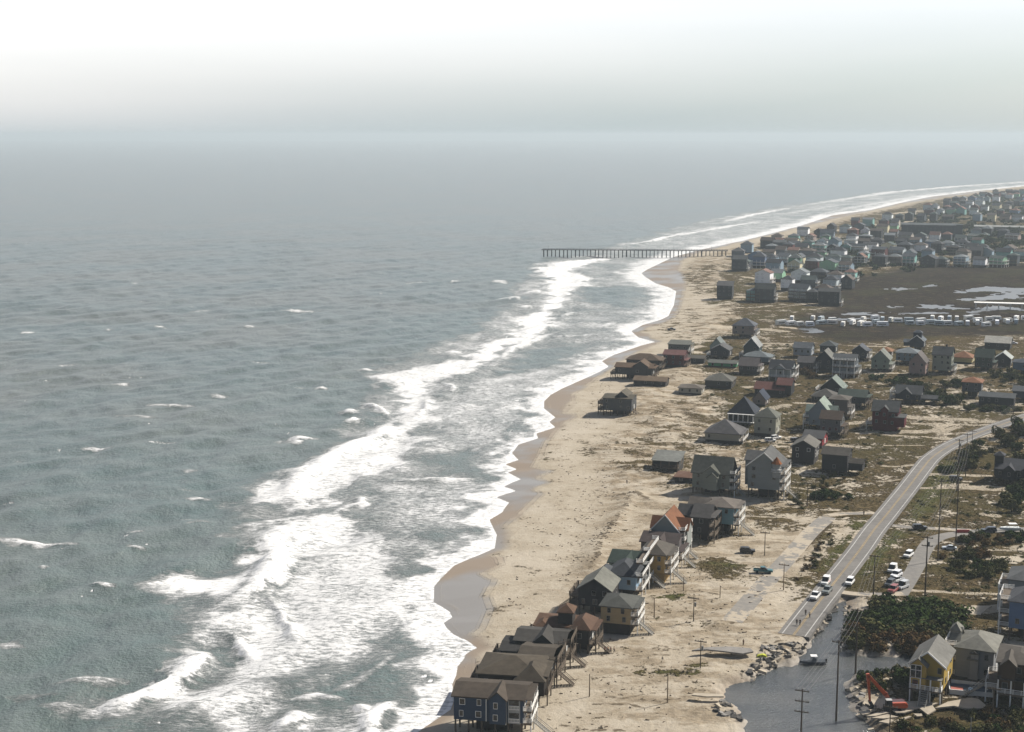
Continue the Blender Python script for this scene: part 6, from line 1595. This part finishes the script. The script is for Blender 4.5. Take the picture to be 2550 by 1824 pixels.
STEM = bpy.data.meshes.new('stem'); bmk.to_mesh(STEM); bmk.free(); STEM.materials.append(BARK)
rs_ = random.Random(21)
def shrub_cluster(poly, n, kinds, size, label, group, name='shrub', cat='shrub', tall=1.0):
    pw = Gn(poly, 2.0); lo, hi = pw.min(0), pw.max(0); pts = []; t = 0
    while len(pts) < n and t < 6000:
        t += 1
        q = np.array([[rs_.uniform(lo[0], hi[0]), rs_.uniform(lo[1], hi[1])]])
        if inside(q, pw)[0] and all(polydist(q, ln)[0] > hw + size * .5 for ln, hw in ROADLINES) and all((q[0][0] - h[0]) ** 2 + (q[0][1] - h[1] - 4) ** 2 > h[2] ** 2 for h in HOUSES): pts.append(q[0])
    if not pts: return
    zs = ground_z(np.array(pts))
    for q, z in zip(pts, zs):
        s = size * rs_.uniform(.65, 1.3)
        me = rs_.choice(SHR[rs_.choice(kinds)])
        r = empty(name, (q[0], q[1], z - .05), rs_.uniform(0, 6.28)); r.scale = (s, s, s * tall * rs_.uniform(.8, 1.15))
        tag(r, label, cat, group)
        link_mesh('crown', me, r); link_mesh('stem', STEM, r)
D, Bn, O = 'dark', 'brown', 'olive'
SCL = shrub_cluster
SCL([(2165, 1545), (2185, 1508), (2260, 1500), (2350, 1518), (2400, 1545), (2390, 1580), (2330, 1598), (2240, 1585), (2180, 1575)], 62, (D, D, D, O), 5.0, 'dark green shrub in the dense thicket right of the pond', 'shrubs of the dark thicket', tall=.72)
SCL([(2120, 1575), (2160, 1580), (2250, 1592), (2340, 1600), (2335, 1622), (2230, 1622), (2120, 1620)], 34, (Bn, Bn, O), 3.0, 'rusty brown shrub at the foot of the dark thicket', 'brown shrubs below the thicket')
SCL([(2115, 1540), (2150, 1520), (2170, 1545), (2160, 1580), (2115, 1590)], 16, (Bn, O, D), 2.4, 'scrubby bush between the pond stones and the thicket', 'bushes on the pond bank')
SCL([(2130, 1690), (2200, 1680), (2262, 1672), (2262, 1735), (2220, 1738), (2160, 1725)], 26, (O, Bn, D), 2.2, 'low olive bush on the bank behind the excavator', 'bushes behind the excavator')
SCL([(2245, 1700), (2266, 1695), (2266, 1745), (2240, 1740)], 5, (D,), 3.4, 'dark bush against the left wall of the yellow house', 'bushes by the yellow house')
SCL([(2230, 1815), (2300, 1800), (2420, 1780), (2560, 1775), (2560, 1850), (2240, 1850)], 46, (O, Bn, O, D), 2.2, 'low scrub bush along the bottom edge below the slabs', 'scrub along the bottom edge')
SCL([(2355, 1412), (2420, 1404), (2500, 1412), (2515, 1432), (2460, 1448), (2380, 1440)], 30, (D, O, O), 2.8, 'dark bush in the hedge left of the stepped roof house', 'hedge bushes by the stepped roof house')
SCL([(2390, 1348), (2420, 1338), (2560, 1336), (2560, 1356), (2470, 1362), (2400, 1362)], 24, (D, O, Bn), 2.4, 'bush below the towed boat', 'bushes below the towed boat')
SCL([(2330, 1378), (2420, 1376), (2480, 1378), (2470, 1398), (2350, 1396)], 20, (O, O, Bn), 2.6, 'straw coloured bush between sand track and hedge', 'bushes between track and hedge')
SCL([(2496, 1062), (2540, 1052), (2600, 1050), (2600, 1150), (2560, 1160), (2480, 1120)], 16, (D, O, O), 5.5, 'big dark tree at the right edge by the highway', 'dark trees right of the highway', 'tree', 'tree', 1.1)
SCL([(2400, 1110), (2440, 1095), (2475, 1130), (2460, 1175), (2410, 1170)], 14, (D, O, O), 4.0, 'rounded dark tree inside the highway bend', 'trees inside the highway bend', 'tree', 'tree', 1.0)
SCL([(2520, 1212), (2600, 1205), (2600, 1310), (2540, 1290), (2500, 1262)], 14, (D, O, O), 4.8, 'big dark tree below the large gabled house', 'dark trees below the gabled house', 'tree', 'tree', 1.1)
SCL([(2330, 1165), (2400, 1150), (2400, 1180), (2340, 1182)], 10, (O, D), 3.0, 'green bush on the verge of the highway bend', 'bushes on the bend verge')
SCL([(2010, 1238), (2060, 1232), (2140, 1236), (2135, 1248), (2030, 1252)], 9, (D, D), 3.4, 'small dark bush in the row beside the frontage houses', 'bushes in the small row')
SCL([(1940, 1235), (1990, 1232), (2130, 1150), (2160, 1160), (2060, 1230), (1990, 1262)], 26, (O, Bn, O), 1.8, 'low olive bush on the sandy lot below the dark box house', 'bushes on the sandy lot')
SCL([(2260, 965), (2330, 985), (2420, 990), (2430, 1000), (2380, 1012), (2290, 1020), (2240, 1012)], 18, (D, D, O), 4.6, 'dark bush around the navy house with side wing', 'bushes by the navy house')
SCL([(2160, 945), (2300, 948), (2390, 945), (2390, 970), (2340, 975), (2190, 965)], 16, (D, O), 4.4, 'dark bush behind the dusty pink house', 'bushes behind the pink house')
SCL([(2460, 930), (2570, 935), (2570, 968), (2480, 960)], 14, (D, D, O), 4.8, 'dark bush below the bottle green house', 'bushes below the bottle green house')
SCL([(1990, 925), (2025, 928), (2030, 945), (1990, 942)], 5, (Bn,), 5.0, 'brown bush in front of the mouse grey house', 'brown bushes of the yard')
SCL([(2420, 1010), (2540, 1022), (2540, 1034), (2400, 1024)], 12, (D, O), 3.8, 'bush along the sand edge near the low dark house', 'bushes near the low dark house')
SCL([(2060, 1300), (2075, 1360), (2010, 1440), (1980, 1450), (2020, 1380)], 14, (O, Bn), 1.5, 'small bush on the verge between the two roads', 'bushes on the verge')
SCL([(2430, 600), (2470, 588), (2580, 586), (2600, 640), (2520, 645), (2440, 632)], 26, (D, D), 11.0, 'dark tree in the wood beside the far village', 'trees of the village wood', 'tree', 'tree', .9)
SCL([(1900, 640), (2100, 600), (2300, 545), (2560, 500), (2600, 540), (2430, 600), (2300, 640), (2000, 690)], 40, (D, D, O), 8.0, 'dark tree between the houses of the far village', 'trees among the village houses', 'tree', 'tree', .85)
# far treeline masses that read as one
def mass(name, label, poly, n, size, seed, hgt):
    pw = Gn(poly, 2.0); lo, hi = pw.min(0), pw.max(0); r = np.random.RandomState(seed)
    q = np.column_stack([r.uniform(lo[0], hi[0], n * 3), r.uniform(lo[1], hi[1], n * 3)]); q = q[inside(q, pw)][:n]
    for ln, hw in ROADLINES: q = q[polydist(q, ln) > hw + size]
    z = ground_z(q); Vs, Fs, k = [], [], 0
    base = [leaf_cloud(300 + i, 110, (1, 1, .75), .19) for i in range(4)]
    for (x, y), zz in zip(q, z):
        Vv, Ff = base[r.randint(4)]; s = size * r.uniform(.6, 1.4); a = r.uniform(0, 6.28)
        Rv = np.column_stack([(Vv[:, 0] * math.cos(a) - Vv[:, 1] * math.sin(a)) * s + x, (Vv[:, 0] * math.sin(a) + Vv[:, 1] * math.cos(a)) * s + y, Vv[:, 2] * s * hgt + zz - .1])
        Vs.append(Rv); Fs.append(Ff + k); k += len(Vv)
    me = np_mesh(name, np.vstack(Vs), np.vstack(Fs), r.choice([DARKL]) if name == 'far_woods' else OLIVEL, False)
    tag(link_mesh(name, me), label, name.replace('_', ' '), kind='stuff')
mass('far_woods', 'dark low woods spread through the far village', [(1850, 660), (1950, 620), (2100, 590), (2230, 545), (2400, 505), (2600, 482), (2640, 560), (2600, 650), (2400, 668), (2150, 690), (1900, 690)], 1300, 6.5, 5, .75)
mass('scrub', 'low scrub covering the flats among the houses', [(1760, 1000), (1800, 850), (2050, 860), (2400, 880), (2620, 880), (2620, 1330), (2560, 1460), (2330, 1500), (2240, 1300), (2330, 1140), (2560, 1020), (2250, 1060), (2140, 1280), (1990, 1270), (1880, 1150)], 1000, 1.4, 6, .5)
# grass: small blades scattered on the vegetated ground
def make_grass():
    r = np.random.RandomState(2); n = 90000
    t = r.uniform(1500, 2640, n); yy = 1840 - (r.uniform(0, 1, n) ** 1.1) * 950
    rx, ry, rz = (t - PW / 2), FPX * CP + (PH / 2 - yy) * SP, -FPX * SP + (PH / 2 - yy) * CP
    k = (1.9 - HCAM) / rz; P = np.column_stack([rx * k, ry * k])
    z, d, vegm, marsh, dune = ground_z(P, None, True)
    w = vegm * .75
    for p, a in SOFTVEG: w = np.maximum(w, a * sstep(-3, 5, sdf(P, p, 30)))
    for p, a in GREEN: w = np.maximum(w, 1.2 * a * sstep(-1, 2, sdf(P, p, 20)))
    w = w * (1 - sstep(-2, 3, sdf(P, OVERWASH, 20))); w = np.maximum(w, dune * .10)
    w = w * sstep(.40, .60, fbm(P[:, 0] / 6, P[:, 1] / 6, 71, 3)) * (sdf(P, POND, 20) < -3)
    for ln, hw in ROADLINES: w = w * (polydist(P, ln) > hw + .6)
    keep = r.uniform(0, 1, n) < w
    P, z = P[keep], z[keep]; m = len(P)
    hh = r.uniform(.15, .5, m)[:, None]; a = r.uniform(0, 6.28, m); wd = r.uniform(.15, .38, m)
    dx, dy = np.cos(a) * wd, np.sin(a) * wd; lx, ly = r.normal(size=m) * .3, r.normal(size=m) * .3
    B = np.column_stack([P, z - .05])
    V1 = B + np.column_stack([dx, dy, 0 * dx]); V2 = B - np.column_stack([dx, dy, 0 * dx]); V3 = B + np.column_stack([lx, ly, hh[:, 0]])
    V = np.stack([V1, V2, V3], 1).reshape(-1, 3); F = np.arange(3 * m).reshape(-1, 3)
    gm = leaf_mat('dune_grass_blades', (0.15, 0.13, 0.062), (0.21, 0.175, 0.09), (0.30, 0.25, 0.14))
    tag(link_mesh('grass', np_mesh('grass', V, F, gm, False)), 'tufts of dry olive grass on the flats and dunes', 'grass', kind='stuff')
make_grass()
def make_driftwood():
    r = np.random.RandomState(9); bm = bmesh.new()
    lines = [(DEBRIS[2], 260), (DEBRIS[3], 120), (DEBRIS[4], 50), (DEBRIS[0], 120), (DEBRIS[5], 40)]
    S = []
    for (pts, w, a), n in lines:
        for i in range(n):
            k = r.randint(len(pts) - 1); p = pts[k] + (pts[k + 1] - pts[k]) * r.uniform() + r.normal(size=2) * w * .55
            if vnoise(np.array([p[0] / 7]), np.array([p[1] / 7]), 3)[0] > .45: S.append((p, r.uniform(.2, 1.1), r.uniform(.05, .14)))
    zone = Gn([(1200, 1824), (1500, 1600), (1620, 1440), (1800, 1400), (1960, 1440), (1960, 1600), (1800, 1800)], 2)
    lo, hi = zone.min(0), zone.max(0)
    S0 = len(S)
    while len(S) < S0 + 220:
        q = np.array([[r.uniform(lo[0], hi[0]), r.uniform(lo[1], hi[1])]])
        if inside(q, zone)[0] and sdf(q, POND, 10)[0] < -1: S.append((q[0], r.uniform(.2, 1.2), r.uniform(.05, .16)))
    zs = ground_z(np.array([s[0] for s in S]))
    for (p, L, h), z in zip(S, zs):
        a = r.uniform(0, 6.28); Mx = Matrix.Translation((p[0], p[1], z)) @ Matrix.Rotation(a, 4, 'Z') @ Matrix.Rotation(r.uniform(-.2, .2), 4, 'Y')
        bx(bm, -L / 2, L / 2, -h * .8, h * .8, -.05, h * 1.3, Mx)
    o = bm_obj('debris', bm, mat('driftwood', (0.12, 0.095, 0.068), .9, .4, .8))
    tag(o, 'dark driftwood and wreckage strewn over the beach', 'debris', kind='stuff')
make_driftwood()

# ------------------------------------------------------------------ people
SKIN = mat('skin', (0.35, 0.22, 0.15), .6, .08, 3); HAIR = mat('hair', (0.03, 0.02, 0.014), .8, .2, 4)
def skin_mesh(name, verts, edges, radii, m, root=0, sub=1):
    me = bpy.data.meshes.new(name); me.from_pydata(verts, edges, []); o = bpy.data.objects.new(name, me); COL.objects.link(o)
    md = o.modifiers.new('s', 'SKIN'); sb = o.modifiers.new('u', 'SUBSURF'); sb.levels = sub; sb.render_levels = sub
    for i, v in enumerate(me.skin_vertices[0].data):
        rr_ = radii[i]; v.radius = (rr_, rr_) if not isinstance(rr_, tuple) else rr_; v.use_root = (i == root)
    bpy.context.view_layer.update()
    ev = o.evaluated_get(bpy.context.evaluated_depsgraph_get()); nm = bpy.data.meshes.new_from_object(ev)
    bpy.data.objects.remove(o); bpy.data.meshes.remove(me)
    nm.name = name; nm.materials.clear(); nm.materials.append(m)
    return nm
def person_meshes(step, arm):
    J = {'pel': (0, 0, .95), 'waist': (0, 0, 1.10), 'chest': (0, 0, 1.32), 'neck': (0, 0, 1.50), 'head': (0, -.02, 1.62), 'crown': (0, 0, 1.74), 'nose': (0, -.115, 1.62)}
    for s, n in ((-1, 'l'), (1, 'r')):
        f = step * s
        J['hip' + n] = (s * .10, 0, .90); J['kn' + n] = (s * .11, -.10 * abs(step) - .12 * f, .50); J['an' + n] = (s * .11, .02 - .26 * f, .09); J['to' + n] = (s * .12, -.14 - .26 * f, .03)
        J['sh' + n] = (s * .19, 0, 1.43); J['el' + n] = (s * (.25 + arm), .06 * f + .02, 1.16); J['wr' + n] = (s * (.24 + arm * .5), -.10 + .14 * f, .94); J['pa' + n] = (s * (.24 + arm * .5), -.13 + .14 * f, .87)
        for q in range(4): J['f%d' % q + n] = (s * (.225 + arm * .5 + .004 * q), -.17 + .022 * q + .14 * f, .785 + .01 * abs(q - 1))
        J['th' + n] = (s * (.20 + arm * .5), -.18 + .14 * f, .85)
    E = [('pel', 'waist'), ('waist', 'chest'), ('chest', 'neck'), ('neck', 'head'), ('head', 'crown'), ('head', 'nose')]
    for n in 'lr': E += [('pel', 'hip' + n), ('hip' + n, 'kn' + n), ('kn' + n, 'an' + n), ('an' + n, 'to' + n), ('chest', 'sh' + n), ('sh' + n, 'el' + n), ('el' + n, 'wr' + n), ('wr' + n, 'pa' + n), ('pa' + n, 'th' + n)] + [('pa' + n, 'f%d' % q + n) for q in range(4)]
    R = {'pel': .13, 'waist': .12, 'chest': .14, 'neck': .055, 'head': .095, 'crown': .06, 'nose': .018}
    for n in 'lr':
        R.update({'hip' + n: .09, 'kn' + n: .06, 'an' + n: .042, 'to' + n: .038, 'sh' + n: .06, 'el' + n: .042, 'wr' + n: .03, 'pa' + n: .034, 'th' + n: .009}); R.update({'f%d' % q + n: .009 for q in range(4)})
    def build(name, keep, grow, m):
        ks = [k for k in J if k in keep]; ix = {k: i for i, k in enumerate(ks)}
        return skin_mesh(name, [J[k] for k in ks], [(ix[a], ix[b]) for a, b in E if a in ix and b in ix], [R[k] + grow for k in ks], m, 0)
    body = build('body', set(J), 0, SKIN)
    shirt = build('shirt', {'waist', 'chest', 'pel'} | {a + n for a in ('sh', 'el') for n in 'lr'}, .018, TRIM)
    trousers = build('trousers', {'pel'} | {a + n for a in ('hip', 'kn', 'an') for n in 'lr'}, .016, TRIM)
    hair = skin_mesh('hair', [(0, .03, 1.66), (0, .02, 1.755)], [(0, 1)], [.10, .075], HAIR)
    return body, shirt, trousers, hair
POSES = [person_meshes(0.0, .02), person_meshes(.9, .05), person_meshes(-.55, .09)]
CM = {}
def cloth(c):
    if c not in CM: CM[c] = mat('cloth', c, .85, .15, 3)
    return CM[c]
def person(label, px, py, pose, sc, tc, head=0, zb=None, group='people walking about the breach'):
    x, y, z = GG(px, py)
    if zb is not None: z = zb; x, y = G(px, py, z)
    r = empty('person', (x, y, z), math.radians(head)); tag(r, label, 'person', group)
    b, s, t, h = POSES[pose]
    link_mesh('body', b, r); link_mesh('hair', h, r)
    for me, c, nm in ((s, sc, 'shirt'), (t, tc, 'trousers')):
        m2 = me.copy(); m2.materials.clear(); m2.materials.append(cloth(c)); link_mesh(nm, m2, r)
DKN = (0.02, 0.022, 0.03); KH = (0.20, 0.16, 0.10)
person('person in dark clothes standing on the broken highway beside the edge line', 2006, 1533, 0, DKN, DKN, 20, ROADZ)
person('person in pale shirt on the yellow line of the broken highway', 2016, 1539, 1, (0.5, 0.48, 0.42), DKN, 160, ROADZ)
person('person in dark jacket, left of the pair near the road end', 1984, 1557, 0, DKN, (0.05, 0.05, 0.06), 10, ROADZ)
person('person in dark jacket, right of the pair near the road end', 1992, 1558, 2, (0.04, 0.03, 0.03), DKN, 190, ROADZ)
person('person in brown clothes standing on the sand above the asphalt slab', 1851, 1608, 0, (0.07, 0.045, 0.03), (0.09, 0.06, 0.04), 40)
person('person in black walking behind the long asphalt slab', 1772, 1625, 1, (0.015, 0.015, 0.017), (0.02, 0.02, 0.022), 80)
person('person in red shirt leading the group on the sand', 1506, 1627, 1, (0.30, 0.06, 0.04), KH, 90)
person('person in orange shirt second in the group on the sand', 1514, 1626, 0, (0.36, 0.13, 0.05), DKN, 70)
person('person in maroon shirt third in the group on the sand', 1521, 1627, 2, (0.16, 0.03, 0.03), KH, 100)
person('person in tan shirt last in the group on the sand', 1529, 1626, 1, (0.30, 0.20, 0.13), DKN, 90)
person('person in dark clothes alone high on the beach', 1561, 1206, 1, (0.04, 0.035, 0.03), DKN, 30)
person('person in dark coat where the frontage street meets the highway', 2151, 1284, 0, DKN, DKN, 0)

# ------------------------------------------------------------------ haze
def make_haze():
    bm = bmesh.new()
    bx(bm, -30000, 30000, -3000, 36000, -9.0, 158.0)
    m = bpy.data.materials.new('haze_air'); m.use_nodes = True
    t = m.node_tree
    for n in list(t.nodes): t.nodes.remove(n)
    out = t.nodes.new('ShaderNodeOutputMaterial')
    v = t.nodes.new('ShaderNodeVolumePrincipled')
    v.inputs['Color'].default_value = (0.73, 0.83, 0.87, 1)
    v.inputs['Density'].default_value = 0.000092
    v.inputs['Anisotropy'].default_value = 0.1
    t.links.new(v.outputs[0], out.inputs['Volume'])
    o = bm_obj('haze', bm, m)
    tag(o, 'pale sea haze lying over the whole coast', 'haze', kind='stuff')
make_haze()
